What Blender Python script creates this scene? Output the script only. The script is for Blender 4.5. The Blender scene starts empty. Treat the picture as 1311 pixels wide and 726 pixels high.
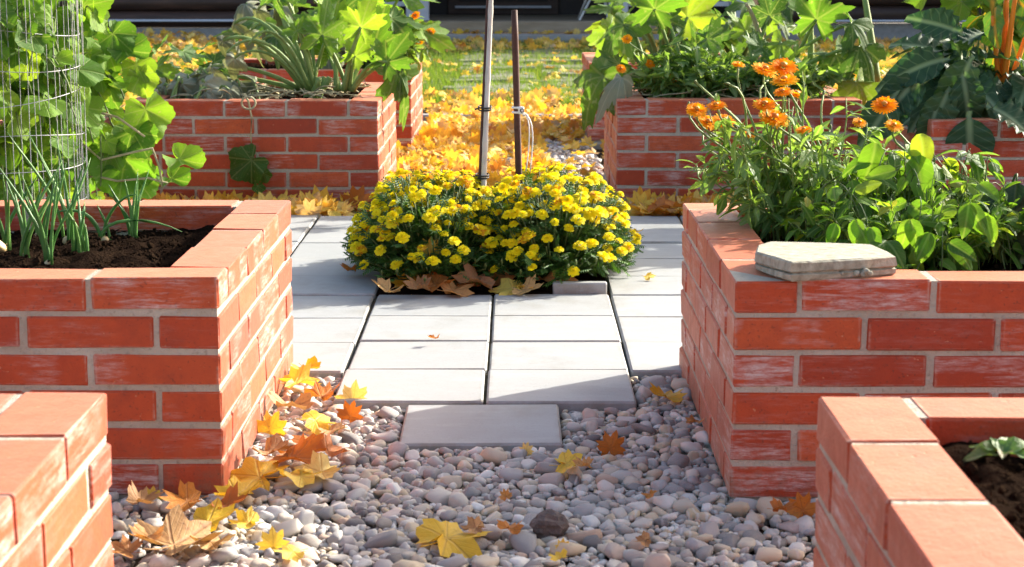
import bpy, math, random
import numpy as np
from mathutils import Vector, Matrix, Quaternion, noise as mnoise

random.seed(7)
rng = np.random.default_rng(11)
S = bpy.context.scene
C = S.collection

# ------------------------------------------------------------------ camera, sky, sun, exposure
CAM_H, CAM_PITCH, CAM_F = 1.0647, 0.1782, 2347.5
cd = bpy.data.cameras.new('camera')
cam = bpy.data.objects.new('camera', cd)
C.objects.link(cam)
cam.location = (0, 0, CAM_H)
cam.rotation_euler = (math.pi / 2 - CAM_PITCH, 0, 0.0032)
cd.sensor_width = 36
cd.lens = 36 * CAM_F / 1311
cd.clip_start, cd.clip_end = 0.05, 2000
cd.dof.use_dof = True
cd.dof.focus_distance = 5.0
cd.dof.aperture_fstop = 10
S.camera = cam

SUN_EL, SUN_AZ = math.radians(25), math.atan2(0.80, 0.60)       # azimuth clockwise from +Y
w = bpy.data.worlds.new('World')
S.world = w
w.use_nodes = True
wn = w.node_tree
sky = wn.nodes.new('ShaderNodeTexSky')
sky.sky_type = 'NISHITA'
sky.sun_disc = False
sky.sun_elevation = SUN_EL
sky.sun_rotation = SUN_AZ
sky.dust_density = 4.0
sky.ozone_density = 0.3
sky.air_density = 0.9
wn.links.new(sky.outputs[0], wn.nodes['Background'].inputs[0])
wn.nodes['Background'].inputs[1].default_value = 0.14
sl = bpy.data.lights.new('sun', 'SUN')
sl.energy = 4.7
sl.angle = math.radians(0.6)
sl.color = (1.0, 0.94, 0.84)
sun = bpy.data.objects.new('sun', sl)
C.objects.link(sun)
sd = Vector((math.sin(SUN_AZ) * math.cos(SUN_EL), math.cos(SUN_AZ) * math.cos(SUN_EL), math.sin(SUN_EL)))
sun.rotation_euler = (-sd).to_track_quat('-Z', 'Y').to_euler()
sun.location = sd * 30
S.view_settings.view_transform = 'Standard'
S.view_settings.look = 'None'
S.view_settings.gamma = 1
S.view_settings.use_curve_mapping = False
S.view_settings.exposure = 1.4
S.cycles.max_bounces = 6
S.cycles.transparent_max_bounces = 8

# ------------------------------------------------------------------ helpers
def at(u, v, Y):
    """World point at depth Y on the sight line through photo position (u, v)."""
    ax = (u - 655.5) / CAM_F
    ay = -(v - 363) / CAM_F
    cp, sp = math.cos(CAM_PITCH), math.sin(CAM_PITCH)
    y, z = cp + sp * ay, -sp + cp * ay
    x = ax - y * 0.0032
    t = Y / y
    return Vector((x * t, Y, CAM_H + z * t))

def on(u, v, z=0.0):
    ay = -(v - 363) / CAM_F
    cp, sp = math.cos(CAM_PITCH), math.sin(CAM_PITCH)
    y, zz = cp + sp * ay, -sp + cp * ay
    return at(u, v, (z - CAM_H) / zz * y)

U = random.uniform
def rv():
    v = Vector((random.gauss(0, 1), random.gauss(0, 1), random.gauss(0, 1)))
    return v.normalized() if v.length > 1e-6 else Vector((0, 0, 1))

class MB:
    """collects geometry (vertices, faces, uv per vertex, one random number per piece)"""
    def __init__(s):
        s.v, s.f, s.uv, s.r, s.n = [], [], [], [], 0
    def add(s, v, f, uv=None, r=0.0):
        v = np.asarray(v, float)
        s.v.append(v)
        n = s.n
        s.f.extend([tuple(i + n for i in q) for q in f])
        s.uv.append(np.zeros((len(v), 2)) if uv is None else np.asarray(uv, float))
        s.r.append(np.full(len(v), r))
        s.n += len(v)
    def mesh(s, name, mat=None, smooth=True):
        me = bpy.data.meshes.new(name)
        V = np.concatenate(s.v) if s.v else np.zeros((0, 3))
        me.from_pydata(V.tolist(), [], s.f)
        if s.v:
            uvv = np.concatenate(s.uv)
            ul = me.uv_layers.new(name='uv')
            li = np.empty(len(me.loops), np.int32)
            me.loops.foreach_get('vertex_index', li)
            ul.data.foreach_set('uv', uvv[li].astype(np.float32).ravel())
            a = me.attributes.new('rnd', 'FLOAT', 'POINT')
            a.data.foreach_set('value', np.concatenate(s.r).astype(np.float32))
        if smooth:
            me.polygons.foreach_set('use_smooth', [True] * len(me.polygons))
        if mat:
            me.materials.append(mat)
        return me
    def build(s, name, mat, parent=None, smooth=True, **kw):
        return obj(name, s.mesh(name, mat, smooth), parent, **kw)

def obj(name, me, parent=None, loc=None, mtx=None, **kw):
    o = bpy.data.objects.new(name, me)
    C.objects.link(o)
    if parent is not None:
        o.parent = parent
    if mtx is not None:
        o.matrix_basis = mtx
    elif loc is not None:
        o.location = loc
    for k, v in kw.items():
        o[k] = v
    return o

def thing(name, label, cat, loc=(0, 0, 0), group=None):
    o = bpy.data.objects.new(name, None)
    C.objects.link(o)
    o.location = loc
    o.empty_display_size = 0.05
    o['label'], o['category'] = label, cat
    if group:
        o['group'] = group
    return o

def frame(p, d, n, s=1.0):
    """matrix with local Y along d, local Z near n"""
    y = Vector(d).normalized()
    x = y.cross(Vector(n))
    if x.length < 1e-4:
        x = y.orthogonal()
    x.normalize()
    z = x.cross(y)
    m = Matrix((x, y, z)).transposed().to_4x4()
    if not isinstance(s, (tuple, list)):
        s = (s, s, s)
    return Matrix.Translation(Vector(p)) @ m @ Matrix.Diagonal((s[0], s[1], s[2], 1))

def xf(m, V):
    M = np.array(m)
    return np.asarray(V) @ M[:3, :3].T + M[:3, 3]

def bez(a, b, c, d, n):
    t = np.linspace(0, 1, n)[:, None]
    a, b, c, d = (np.array(q, float) for q in (a, b, c, d))
    return (1 - t) ** 3 * a + 3 * (1 - t) ** 2 * t * b + 3 * (1 - t) * t * t * c + t ** 3 * d

def tube(mb, pts, rad, n=6, r=0.0, cap=True):
    pts = np.asarray(pts, float)
    m = len(pts)
    rad = np.broadcast_to(np.asarray(rad, float), (m,))
    T = np.gradient(pts, axis=0)
    T /= np.linalg.norm(T, axis=1)[:, None] + 1e-9
    ref = np.array([0, 0, 1.0]) if abs(T[0][2]) < 0.9 else np.array([1.0, 0, 0])
    V, UV = [], []
    ang = np.arange(n) * 2 * math.pi / n
    for i in range(m):
        a = np.cross(T[i], ref)
        a /= np.linalg.norm(a) + 1e-9
        b = np.cross(T[i], a)
        ref = -np.cross(T[i], a) * -1 if False else ref
        V.append(pts[i] + rad[i] * (np.cos(ang)[:, None] * a + np.sin(ang)[:, None] * b))
        UV += [(k / n, i / (m - 1)) for k in range(n)]
    V = np.concatenate(V)
    F = []
    for i in range(m - 1):
        for k in range(n):
            q = (k + 1) % n
            F.append((i * n + k, i * n + q, (i + 1) * n + q, (i + 1) * n + k))
    if cap:
        F.append(tuple(range(n - 1, -1, -1)))
        F.append(tuple((m - 1) * n + k for k in range(n)))
    mb.add(V, F, UV, r)

def box_vf(x0, x1, y0, y1, z0, z1, b=0.0):
    """box with chamfered edges when b > 0"""
    if b <= 0:
        V = [(x, y, z) for z in (z0, z1) for y in (y0, y1) for x in (x0, x1)]
        return V, [(0, 2, 3, 1), (4, 5, 7, 6), (0, 1, 5, 4), (2, 6, 7, 3), (0, 4, 6, 2), (1, 3, 7, 5)]
    V, idx = [], {}
    X, Y, Z = (x0, x1), (y0, y1), (z0, z1)
    for i in (0, 1):
        for j in (0, 1):
            for k in (0, 1):
                sx, sy, sz = 1 - 2 * i, 1 - 2 * j, 1 - 2 * k
                for ax in range(3):
                    p = [X[i] + sx * b, Y[j] + sy * b, Z[k] + sz * b]
                    p[ax] = (X[i], Y[j], Z[k])[ax]
                    idx[i, j, k, ax] = len(V)
                    V.append(tuple(p))
    F = []
    for s in (0, 1):
        F.append([idx[s, 0, 0, 0], idx[s, 1, 0, 0], idx[s, 1, 1, 0], idx[s, 0, 1, 0]])
        F.append([idx[0, s, 0, 1], idx[1, s, 0, 1], idx[1, s, 1, 1], idx[0, s, 1, 1]])
        F.append([idx[0, 0, s, 2], idx[1, 0, s, 2], idx[1, 1, s, 2], idx[0, 1, s, 2]])
    for a in (0, 1):
        for c in (0, 1):
            F.append([idx[0, a, c, 1], idx[1, a, c, 1], idx[1, a, c, 2], idx[0, a, c, 2]])
            F.append([idx[a, 0, c, 0], idx[a, 1, c, 0], idx[a, 1, c, 2], idx[a, 0, c, 2]])
            F.append([idx[a, c, 0, 0], idx[a, c, 1, 0], idx[a, c, 1, 1], idx[a, c, 0, 1]])
    for i in (0, 1):
        for j in (0, 1):
            for k in (0, 1):
                F.append([idx[i, j, k, 0], idx[i, j, k, 1], idx[i, j, k, 2]])
    cen = np.array([(x0 + x1) / 2, (y0 + y1) / 2, (z0 + z1) / 2])
    Va = np.array(V)
    for q in F:                                    # consistent outward winding
        p = Va[q]
        nn = np.cross(p[1] - p[0], p[2] - p[0])
        if np.dot(nn, p.mean(0) - cen) < 0:
            q.reverse()
    return V, [tuple(q) for q in F]

def boxobj(name, mat, parent, x0, x1, y0, y1, z0, z1, b=0.006, **kw):
    mb = MB()
    cx, cy, cz = (x0 + x1) / 2, (y0 + y1) / 2, (z0 + z1) / 2
    V, F = box_vf(x0 - cx, x1 - cx, y0 - cy, y1 - cy, z0 - cz, z1 - cz, b)
    mb.add(V, F)
    return mb.build(name, mat, parent, smooth=False, loc=(cx, cy, cz), **kw)

# ------------------------------------------------------------------ materials
class NT:
    def __init__(s, name):
        s.m = bpy.data.materials.new(name)
        s.m.use_nodes = True
        s.t = s.m.node_tree
        s.b = s.t.nodes['Principled BSDF']
        s.out = s.t.nodes['Material Output']
    def n(s, typ, ins=None, **p):
        nd = s.t.nodes.new(typ)
        for k, v in p.items():
            setattr(nd, k, v)
        for k, v in (ins or {}).items():
            s.set(nd, k, v)
        return nd
    def set(s, nd, k, v):
        if hasattr(v, 'is_output') or hasattr(v, 'links'):
            s.t.links.new(v, nd.inputs[k])
        else:
            nd.inputs[k].default_value = v
    def math(s, op, a, b=0.0, c=0.0):
        return s.n('ShaderNodeMath', {0: a, 1: b, 2: c}, operation=op).outputs[0]
    def ramp(s, fac, stops):
        nd = s.n('ShaderNodeValToRGB', {0: fac})
        e = nd.color_ramp.elements
        while len(e) < len(stops):
            e.new(0.5)
        for q, (p, col) in zip(e, stops):
            q.position = p
            q.color = (*col, 1)
        return nd.outputs[0]
    def mix(s, fac, a, b, mode='MIX'):
        nd = s.n('ShaderNodeMix', data_type='RGBA', blend_type=mode)
        s.set(nd, 0, fac)
        for k, v in ((6, a), (7, b)):
            s.set(nd, k, (*v, 1) if isinstance(v, tuple) and len(v) == 3 else v)
        return nd.outputs[2]
    def noise(s, scale, detail=3, rough=0.55, vec=None, dims='3D'):
        nd = s.n('ShaderNodeTexNoise', {'Scale': scale, 'Detail': detail, 'Roughness': rough})
        if vec is not None:
            s.set(nd, 'Vector', vec)
        return nd.outputs[0]
    def rng(s, v, a, b, c=0.0, d=1.0):
        return s.n('ShaderNodeMapRange', {0: v, 1: a, 2: b, 3: c, 4: d}).outputs[0]
    def rand(s):
        r = s.n('ShaderNodeObjectInfo').outputs['Random']
        a = s.n('ShaderNodeAttribute', attribute_name='rnd').outputs['Fac']
        return s.math('FRACT', s.math('ADD', r, a))
    def objvec(s, sx=1, sy=1, sz=1):
        """object coordinates, shifted by the object's own random number"""
        co = s.n('ShaderNodeTexCoord').outputs['Object']
        r = s.n('ShaderNodeObjectInfo').outputs['Random']
        k = s.math('MULTIPLY', r, 37.0)
        off = s.n('ShaderNodeCombineXYZ', {0: k, 1: k, 2: k}).outputs[0]
        v = s.n('ShaderNodeVectorMath', {0: co, 1: off}, operation='ADD').outputs[0]
        return s.n('ShaderNodeVectorMath', {0: v, 1: (sx, sy, sz)}, operation='MULTIPLY').outputs[0]
    def pos(s):
        return s.n('ShaderNodeNewGeometry').outputs['Position']
    def bump(s, h, strength=0.3, dist=0.01):
        s.t.links.new(s.n('ShaderNodeBump', {'Height': h, 'Strength': strength, 'Distance': dist}).outputs[0], s.b.inputs['Normal'])
    def fin(s, col, rough=0.6, spec=0.5):
        s.set(s.b, 'Base Color', (*col, 1) if isinstance(col, tuple) else col)
        s.set(s.b, 'Roughness', rough)
        s.set(s.b, 'Specular IOR Level', spec)
        return s.m

def m_brick():
    t = NT('red_brick')
    r = t.rand()
    v = t.objvec()
    base = t.ramp(r, [(0, (.34, .036, .008)), (.25, (.43, .051, .010)), (.55, (.48, .064, .012)), (.8, (.44, .053, .010)), (1, (.52, .088, .019))])
    mott = t.noise(26, 4, .6, v)
    base = t.mix(t.rng(mott, .35, .75), base, t.mix(.4, base, (.25, .026, .009)))
    sp = t.noise(160, 2, .5, v)
    base = t.mix(t.rng(sp, .62, .72, 0, .65), base, (.13, .025, .012))
    chip = t.noise(70, 2, .4, t.objvec(1, 1, 1.3))
    base = t.mix(t.rng(chip, .72, .76, 0, .55), base, (.60, .26, .13))
    burn = t.noise(9, 5, .7, v)
    base = t.mix(t.rng(burn, .52, .72, 0, .5), base, (.22, .03, .014))
    st = t.noise(14, 5, .68, t.objvec(.45, .45, 4.5))         # white lime smears, drawn out along the brick
    st2 = t.noise(6, 2, .5, v)
    nz = t.n('ShaderNodeSeparateXYZ', {0: t.n('ShaderNodeNewGeometry').outputs['True Normal']}).outputs[2]
    side = t.rng(nz, .3, .8, 1, .12)                          # rain keeps the tops clean
    fine = t.noise(55, 6, .75, t.objvec(.5, .5, 2.6))
    amt = t.math('MULTIPLY', t.rng(st, .42, .60), t.rng(st2, .40, .54))
    amt = t.math('MULTIPLY', amt, t.rng(fine, .40, .60, .15, 1.0))
    amt = t.math('MULTIPLY', amt, t.rng(t.math('FRACT', t.math('MULTIPLY', r, 7.31)), .1, .75, .12, 1.0))
    # lime lies thickest along the joints, at the edges of the brick's faces
    co = t.n('ShaderNodeSeparateXYZ', {0: t.n('ShaderNodeTexCoord').outputs['Object']}).outputs[2]
    ge = t.n('ShaderNodeSeparateXYZ', {0: t.n('ShaderNodeTexCoord').outputs['Generated']}).outputs[0]
    ex = t.rng(t.math('ABSOLUTE', t.math('SUBTRACT', ge, .5)), .462, .496)
    ln = t.n('ShaderNodeSeparateXYZ', {0: t.n('ShaderNodeTexCoord').outputs['Normal']})
    onx = t.rng(t.math('ABSOLUTE', ln.outputs[0]), .4, .6, 1, 0)
    onz = t.rng(t.math('ABSOLUTE', ln.outputs[2]), .4, .6, 1, 0)
    en = t.math('MAXIMUM', t.math('MULTIPLY', t.rng(t.math('ABSOLUTE', co), .0262, .0325), onz), t.math('MULTIPLY', ex, onx))
    ez = t.math('MULTIPLY', en, t.rng(t.noise(34, 5, .7, v), .42, .62))
    amt = t.math('MULTIPLY', t.math('MAXIMUM', amt, .02), side)
    col = t.mix(t.math('MULTIPLY', amt, .80), base, (.62, .54, .50))
    col = t.mix(t.math('MULTIPLY', ez, .8), col, (.47, .42, .34))
    wz = t.n('ShaderNodeSeparateXYZ', {0: t.pos()}).outputs[2]       # splashed soil near the ground
    col = t.mix(t.math('MULTIPLY', t.rng(wz, .0, .13, 1, 0), t.rng(t.noise(24, 5, .7, t.pos()), .42, .62, 0, .6)), col, (.20, .12, .075))
    t.b.inputs['Sheen Weight'].default_value = .26
    t.b.inputs['Sheen Roughness'].default_value = .45
    t.b.inputs['Sheen Tint'].default_value = (1, .74, .48, 1)
    t.bump(t.math('ADD', t.math('ADD', t.math('MULTIPLY', sp, .7), mott), t.math('MULTIPLY', t.rng(chip, .68, .76), -.8)), .4, .004)
    return t.fin(col, t.rng(mott, .3, .7, .42, .58), .28)

def m_mortar():
    t = NT('mortar')
    p = t.pos()
    a, b = t.noise(9, 3, .5, p), t.noise(95, 4, .7, p)
    col = t.mix(t.rng(a, .3, .7), (.42, .36, .28), (.54, .49, .40))
    col = t.mix(t.rng(b, .55, .75, 0, .7), col, (.20, .16, .12))
    t.bump(t.math('ADD', b, t.math('MULTIPLY', a, .6)), 1.0, .008)
    return t.fin(col, .92, .2)

def m_slab():
    t = NT('concrete_slab')
    v = t.objvec()
    r = t.rand()
    a, b, c = t.noise(5, 4, .6, v), t.noise(140, 3, .7, v), t.noise(11, 5, .65, t.objvec(.6, 2.0, 1))
    col = t.ramp(r, [(0, (.27, .29, .295)), (.5, (.335, .35, .35)), (1, (.30, .32, .325))])
    col = t.mix(t.rng(a, .35, .75, 0, .4), col, (.31, .305, .28))
    col = t.mix(t.rng(c, .52, .72, 0, .5), col, (.41, .42, .405))
    col = t.mix(t.rng(b, .56, .74, 0, .5), col, (.22, .21, .19))
    d = t.noise(3.2, 6, .7, t.objvec(1.4, .9, 1))
    col = t.mix(t.rng(d, .52, .66, 0, .45), col, (.24, .235, .20))
    ge = t.n('ShaderNodeSeparateXYZ', {0: t.n('ShaderNodeTexCoord').outputs['Generated']})
    ed = t.math('MAXIMUM', t.math('ABSOLUTE', t.math('SUBTRACT', ge.outputs[0], .5)), t.math('ABSOLUTE', t.math('SUBTRACT', ge.outputs[1], .5)))
    col = t.mix(t.math('MULTIPLY', t.rng(ed, .455, .498), t.rng(t.noise(16, 5, .7, v), .4, .65, 0, .6)), col, (.20, .18, .13))
    t.bump(t.math('ADD', t.math('MULTIPLY', b, .5), a), .25, .004)
    return t.fin(col, t.rng(a, .3, .7, .5, .75), .4)

def m_soil(name='soil', a=(.013, .008, .006), b=(.032, .020, .013)):
    t = NT(name)
    p = t.pos()
    n1, n2 = t.noise(22, 5, .65, p), t.noise(120, 4, .7, p)
    col = t.mix(t.rng(n1, .35, .7), a, b)
    col = t.mix(t.rng(n2, .66, .76, 0, .8), col, (.13, .09, .055))
    t.bump(t.math('ADD', n2, n1), 1.0, .02)
    return t.fin(col, 1.0, .0)

def m_pebble():
    t = NT('pebble')
    r = t.rand()
    v = t.objvec()
    col = t.ramp(r, [(0, (.22, .215, .21)), (.10, (.54, .52, .47)), (.20, (.50, .39, .24)), (.30, (.68, .66, .60)), (.40, (.17, .155, .15)), (.50, (.42, .405, .385)),
                     (.58, (.60, .48, .31)), (.66, (.36, .345, .34)), (.74, (.44, .30, .21)), (.84, (.76, .74, .68)), (.92, (.10, .09, .09)), (1, (.45, .40, .34))])
    n1, n2 = t.noise(55, 4, .6, v), t.noise(240, 3, .6, v)
    col = t.mix(t.rng(n1, .4, .7, 0, .45), col, t.mix(.5, col, (.56, .52, .47)))
    col = t.mix(t.rng(n2, .58, .75, 0, .4), col, (.15, .13, .13))
    wv = t.n('ShaderNodeTexWave', {'Vector': t.objvec(1, .6, 1.6), 'Scale': 14.0, 'Distortion': 9.0, 'Detail': 3.0}).outputs['Fac']
    col = t.mix(t.math('MULTIPLY', t.rng(wv, .72, .95), t.rng(t.math('FRACT', t.math('MULTIPLY', r, 13.7)), .5, .8, 0, .5)), col, (.66, .63, .58))
    t.bump(t.math('ADD', n1, t.math('MULTIPLY', n2, .4)), .35, .004)
    return t.fin(col, .66, .3)

def leafmat(name, stops, vein=(.45, .5, .2), kind='pinnate', trans=.4, rough=.5, veinamt=.5, spots=None, tint=(1.25, 1.25, .5), spec=.4):
    t = NT(name)
    r = t.rand()
    col = t.ramp(r, stops)
    uv = t.n('ShaderNodeUVMap', uv_map='uv').outputs[0]
    sx = t.n('ShaderNodeSeparateXYZ', {0: uv})
    x, y = sx.outputs[0], sx.outputs[1]
    ax = t.math('ABSOLUTE', x)
    if kind == 'pinnate':
        mid = t.rng(ax, .012, .05, 1, 0)
        side = t.math('SINE', t.math('MULTIPLY', t.math('SUBTRACT', y, t.math('MULTIPLY', ax, .9)), 46))
        side = t.math('MULTIPLY', t.rng(side, .80, 1.0), .28)
        v = t.math('MAXIMUM', mid, side)
    else:
        an = t.math('ARCTAN2', x, y)
        rr = t.math('SQRT', t.math('ADD', t.math('MULTIPLY', x, x), t.math('MULTIPLY', y, y)))
        k = t.math('DIVIDE', an, .82)
        dd = t.math('MULTIPLY', t.math('ABSOLUTE', t.math('SUBTRACT', k, t.math('ROUND', k))), rr)
        v = t.rng(dd, .012, .045, 1, 0)
        s2 = t.math('SINE', t.math('ADD', t.math('MULTIPLY', rr, 30), t.math('MULTIPLY', dd, -55)))
        v = t.math('MAXIMUM', v, t.math('MULTIPLY', t.rng(s2, .8, 1.0), .25))
    n1 = t.noise(7, 4, .6, t.n('ShaderNodeVectorMath', {0: uv, 1: t.n('ShaderNodeCombineXYZ', {0: t.math('MULTIPLY', r, 19), 1: t.math('MULTIPLY', r, 7)}).outputs[0]}, operation='ADD').outputs[0])
    col = t.mix(t.rng(n1, .35, .7, 0, .55), col, t.mix(.55, col, stops[0][1]))
    if spots:
        col = t.mix(t.rng(n1, spots[1], spots[1] + .12, 0, spots[2]), col, spots[0])
    col = t.mix(t.math('MULTIPLY', v, veinamt), col, vein)
    t.bump(t.math('SUBTRACT', t.math('MULTIPLY', n1, .6), t.math('MULTIPLY', v, .7)), .5, .006)
    t.fin(col, rough, spec)
    tr = t.n('ShaderNodeBsdfTranslucent', {0: t.mix(1.0, col, tint, 'MULTIPLY')})
    mx = t.n('ShaderNodeMixShader', {0: trans})
    t.t.links.new(t.b.outputs[0], mx.inputs[1])
    t.t.links.new(tr.outputs[0], mx.inputs[2])
    t.t.links.new(mx.outputs[0], t.out.inputs[0])
    return t.m

def m_simple(name, stops, scale=30, rough=.6, spec=.4, bump=.2, stretch=None, dist=.004):
    t = NT(name)
    v = t.objvec(*(stretch or (1, 1, 1)))
    n1 = t.noise(scale, 4, .6, v)
    f = t.math('ADD', t.math('MULTIPLY', t.rng(n1, .3, .7), .6), t.math('MULTIPLY', t.rand(), .4))
    if bump:
        t.bump(n1, bump, dist)
    return t.fin(t.ramp(f, stops), rough, spec)

M = {}
M['brick'], M['mortar'], M['slab'], M['soil'], M['pebble'] = m_brick(), m_mortar(), m_slab(), m_soil(), m_pebble()
M['earth'] = m_soil('earth', (.07, .05, .035), (.13, .10, .07))
M['crumb'] = m_soil('soil_crumb', (.012, .007, .005), (.055, .034, .02))
M['sand'] = m_soil('joint_sand', (.10, .085, .06), (.19, .165, .12))
M['maple'] = leafmat('maple_leaf_yellow', [(0, (.72, .42, .03)), (.3, (.86, .60, .05)), (.6, (.88, .69, .14)), (.85, (.80, .53, .05)), (1, (.80, .68, .34))],
                     vein=(.62, .40, .10), kind='palm', trans=.35, rough=.55, spots=((.34, .13, .03), .60, .55), tint=(1.15, .95, .35))
M['maple_o'] = leafmat('maple_leaf_orange', [(0, (.42, .12, .02)), (.4, (.60, .24, .03)), (.75, (.52, .19, .04)), (1, (.62, .36, .13))],
                       vein=(.36, .15, .05), kind='palm', trans=.3, rough=.6, spots=((.20, .07, .03), .58, .6), tint=(1.15, .85, .4))
M['maple_b'] = leafmat('maple_leaf_tan', [(0, (.30, .13, .05)), (.5, (.46, .25, .10)), (1, (.58, .38, .14))],
                       vein=(.28, .14, .06), kind='palm', trans=.2, rough=.65, spots=((.16, .06, .03), .55, .5), tint=(1.1, .9, .5))
M['litter'] = leafmat('leaf_litter', [(0, (.58, .25, .05)), (.15, (.76, .44, .05)), (.35, (.88, .62, .06)), (.65, (.92, .75, .22)), (.82, (.80, .56, .18)), (.92, (.60, .36, .12)), (1, (.70, .58, .36))],
                      vein=(.5, .3, .08), kind='palm', trans=.35, rough=.6, veinamt=.3, tint=(1.15, .95, .4))
M['squash'] = leafmat('squash_leaf', [(0, (.06, .14, .022)), (.3, (.11, .24, .03)), (.65, (.18, .33, .035)), (1, (.26, .38, .045))], vein=(.30, .38, .14), kind='palm', trans=.5,
                      veinamt=.45, spots=((.30, .32, .16), .58, .55), rough=.62, spec=.25, tint=(1.5, 1.45, .5))
M['zucchini'] = leafmat('zucchini_leaf', [(0, (.045, .105, .03)), (.4, (.08, .17, .035)), (.75, (.13, .25, .035)), (1, (.19, .31, .045))], vein=(.25, .33, .14), kind='palm', trans=.42,
                        veinamt=.45, spots=((.26, .31, .22), .55, .6), rough=.66, spec=.25, tint=(1.5, 1.45, .5))
M['wilted'] = leafmat('wilted_leaf', [(0, (.15, .17, .10)), (.5, (.28, .30, .20)), (1, (.42, .42, .31))], vein=(.40, .40, .30), kind='palm', trans=.2, rough=.8)
M['kale'] = leafmat('kale_leaf', [(0, (.022, .062, .028)), (.5, (.04, .092, .036)), (1, (.07, .13, .05))], vein=(.26, .36, .20), trans=.2, rough=.58, veinamt=.6, tint=(1.4, 1.6, .6), spec=.3)
M['chard'] = leafmat('chard_leaf', [(0, (.04, .10, .02)), (1, (.09, .20, .03))], vein=(.6, .25, .03), trans=.4, rough=.4, tint=(1.5, 1.5, .5))
M['bean'] = leafmat('bean_leaf', [(0, (.06, .14, .02)), (.4, (.11, .24, .03)), (.75, (.18, .33, .04)), (.93, (.29, .38, .05)), (1, (.40, .38, .06))], vein=(.30, .42, .14), trans=.52,
                    spots=((.20, .13, .03), .62, .55), rough=.58, spec=.3, tint=(1.5, 1.45, .45))
M['darkleaf'] = leafmat('dark_leaf', [(0, (.022, .045, .016)), (.5, (.035, .075, .022)), (.85, (.055, .05, .03)), (1, (.12, .19, .04))], vein=(.14, .16, .09), trans=.25)
M['calendula'] = leafmat('calendula_leaf', [(0, (.08, .17, .04)), (.5, (.16, .29, .07)), (1, (.27, .41, .12))], vein=(.32, .42, .2), trans=.5, tint=(1.45, 1.4, .5))
M['tagetes'] = leafmat('marigold_leaf', [(0, (.03, .09, .015)), (.5, (.06, .15, .022)), (1, (.10, .22, .03))], vein=(.06, .14, .03), trans=.25, veinamt=.2, tint=(1.4, 1.4, .5))
M['onion'] = leafmat('onion_leaf', [(0, (.07, .19, .05)), (.5, (.11, .28, .065)), (1, (.20, .36, .09))], vein=(.1, .24, .08), trans=.2, rough=.4, veinamt=.15, tint=(1.4, 1.4, .6))
M['redgreen'] = leafmat('lettuce_leaf', [(0, (.10, .20, .05)), (.6, (.16, .28, .06)), (1, (.20, .07, .05))], vein=(.34, .40, .2), trans=.35)
M['fl_yellow'] = leafmat('yellow_petal', [(0, (.92, .74, .012)), (.5, (.96, .86, .015)), (.93, (.97, .90, .04)), (.96, (.80, .40, .015)), (1, (.55, .2, .02))], vein=(.9, .66, .01), trans=.45, veinamt=.15, spec=.1, tint=(1.1, 1.05, .5))
M['fl_orange'] = leafmat('orange_petal', [(0, (.92, .34, .008)), (.6, (.95, .45, .01)), (1, (.96, .56, .02))], vein=(.92, .36, .01), trans=.5, veinamt=.3, spec=.1, tint=(1.1, 1.0, .6))
M['fl_centre'] = m_simple('orange_disc', [(0, (.50, .12, .01)), (1, (.80, .35, .02))], 300)
M['stalk'] = m_simple('green_stalk', [(0, (.12, .20, .04)), (1, (.26, .36, .11))], 20, .55)
M['stalk_d'] = m_simple('dark_stem', [(0, (.06, .10, .025)), (1, (.14, .19, .05))], 20, .6)
M['stalk_w'] = m_simple('withered_stem', [(0, (.26, .22, .11)), (1, (.46, .42, .25))], 25, .8)
M['stalk_o'] = m_simple('orange_chard_stalk', [(0, (.72, .16, .012)), (1, (.86, .34, .02))], 18, .4)
M['onion_bulb'] = m_simple('onion_skin', [(0, (.42, .28, .12)), (1, (.66, .52, .28))], 30, .5)
M['bamboo'] = m_simple('weathered_bamboo', [(0, (.36, .31, .25)), (.5, (.56, .51, .44)), (1, (.70, .66, .59))], 60, .6, stretch=(1, 1, .06))
M['rust'] = m_simple('rusty_steel', [(0, (.045, .018, .012)), (.6, (.085, .034, .022)), (1, (.14, .065, .04))], 45, .7)
M['white'] = m_simple('white_plastic', [(0, (.72, .72, .70)), (1, (.82, .82, .80))], 20, .45, bump=0)
M['black'] = m_simple('black_tie', [(0, (.015, .015, .015)), (1, (.03, .03, .03))], 40, .5)
M['wire'] = m_simple('galvanised_wire', [(0, (.22, .22, .23)), (1, (.42, .43, .44))], 50, .5)
M['wire'].node_tree.nodes['Principled BSDF'].inputs['Metallic'].default_value = .6
M['log'] = m_simple('dark_log', [(0, (.022, .012, .009)), (.6, (.05, .026, .018)), (1, (.10, .05, .034))], 14, .55, stretch=(.12, 1, 1), bump=.4)
M['logend'] = m_simple('log_end_grain', [(0, (.30, .19, .10)), (1, (.50, .36, .22))], 30, .7)
M['paint'] = m_simple('grey_white_paint', [(0, (.40, .42, .47)), (1, (.54, .56, .60))], 8, .6)
M['flash'] = m_simple('pale_flashing', [(0, (.50, .55, .65)), (1, (.66, .70, .78))], 8, .4)
M['plank'] = m_simple('weathered_plank', [(0, (.16, .12, .08)), (.5, (.28, .22, .15)), (1, (.38, .31, .23))], 16, .8, stretch=(.15, 1, 1), bump=.5)
M['step'] = m_simple('grey_step', [(0, (.22, .21, .20)), (1, (.36, .35, .34))], 16, .85, bump=.4)
M['shade'] = m_simple('porch_shade_board', [(0, (.010, .008, .008)), (1, (.024, .018, .017))], 12, .6, stretch=(.2, 1, 1))  # shade of the porch interior put into the boards' near-black colour
M['roof'] = m_simple('roof_sheet', [(0, (.05, .045, .045)), (1, (.08, .07, .07))], 6, .6)
M['stone'] = m_simple('weathered_slab', [(0, (.20, .18, .13)), (.35, (.34, .32, .24)), (.7, (.45, .43, .34)), (1, (.54, .52, .43))], 46, .85, bump=.6, stretch=(1, 2.2, 1), dist=.006)
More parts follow.
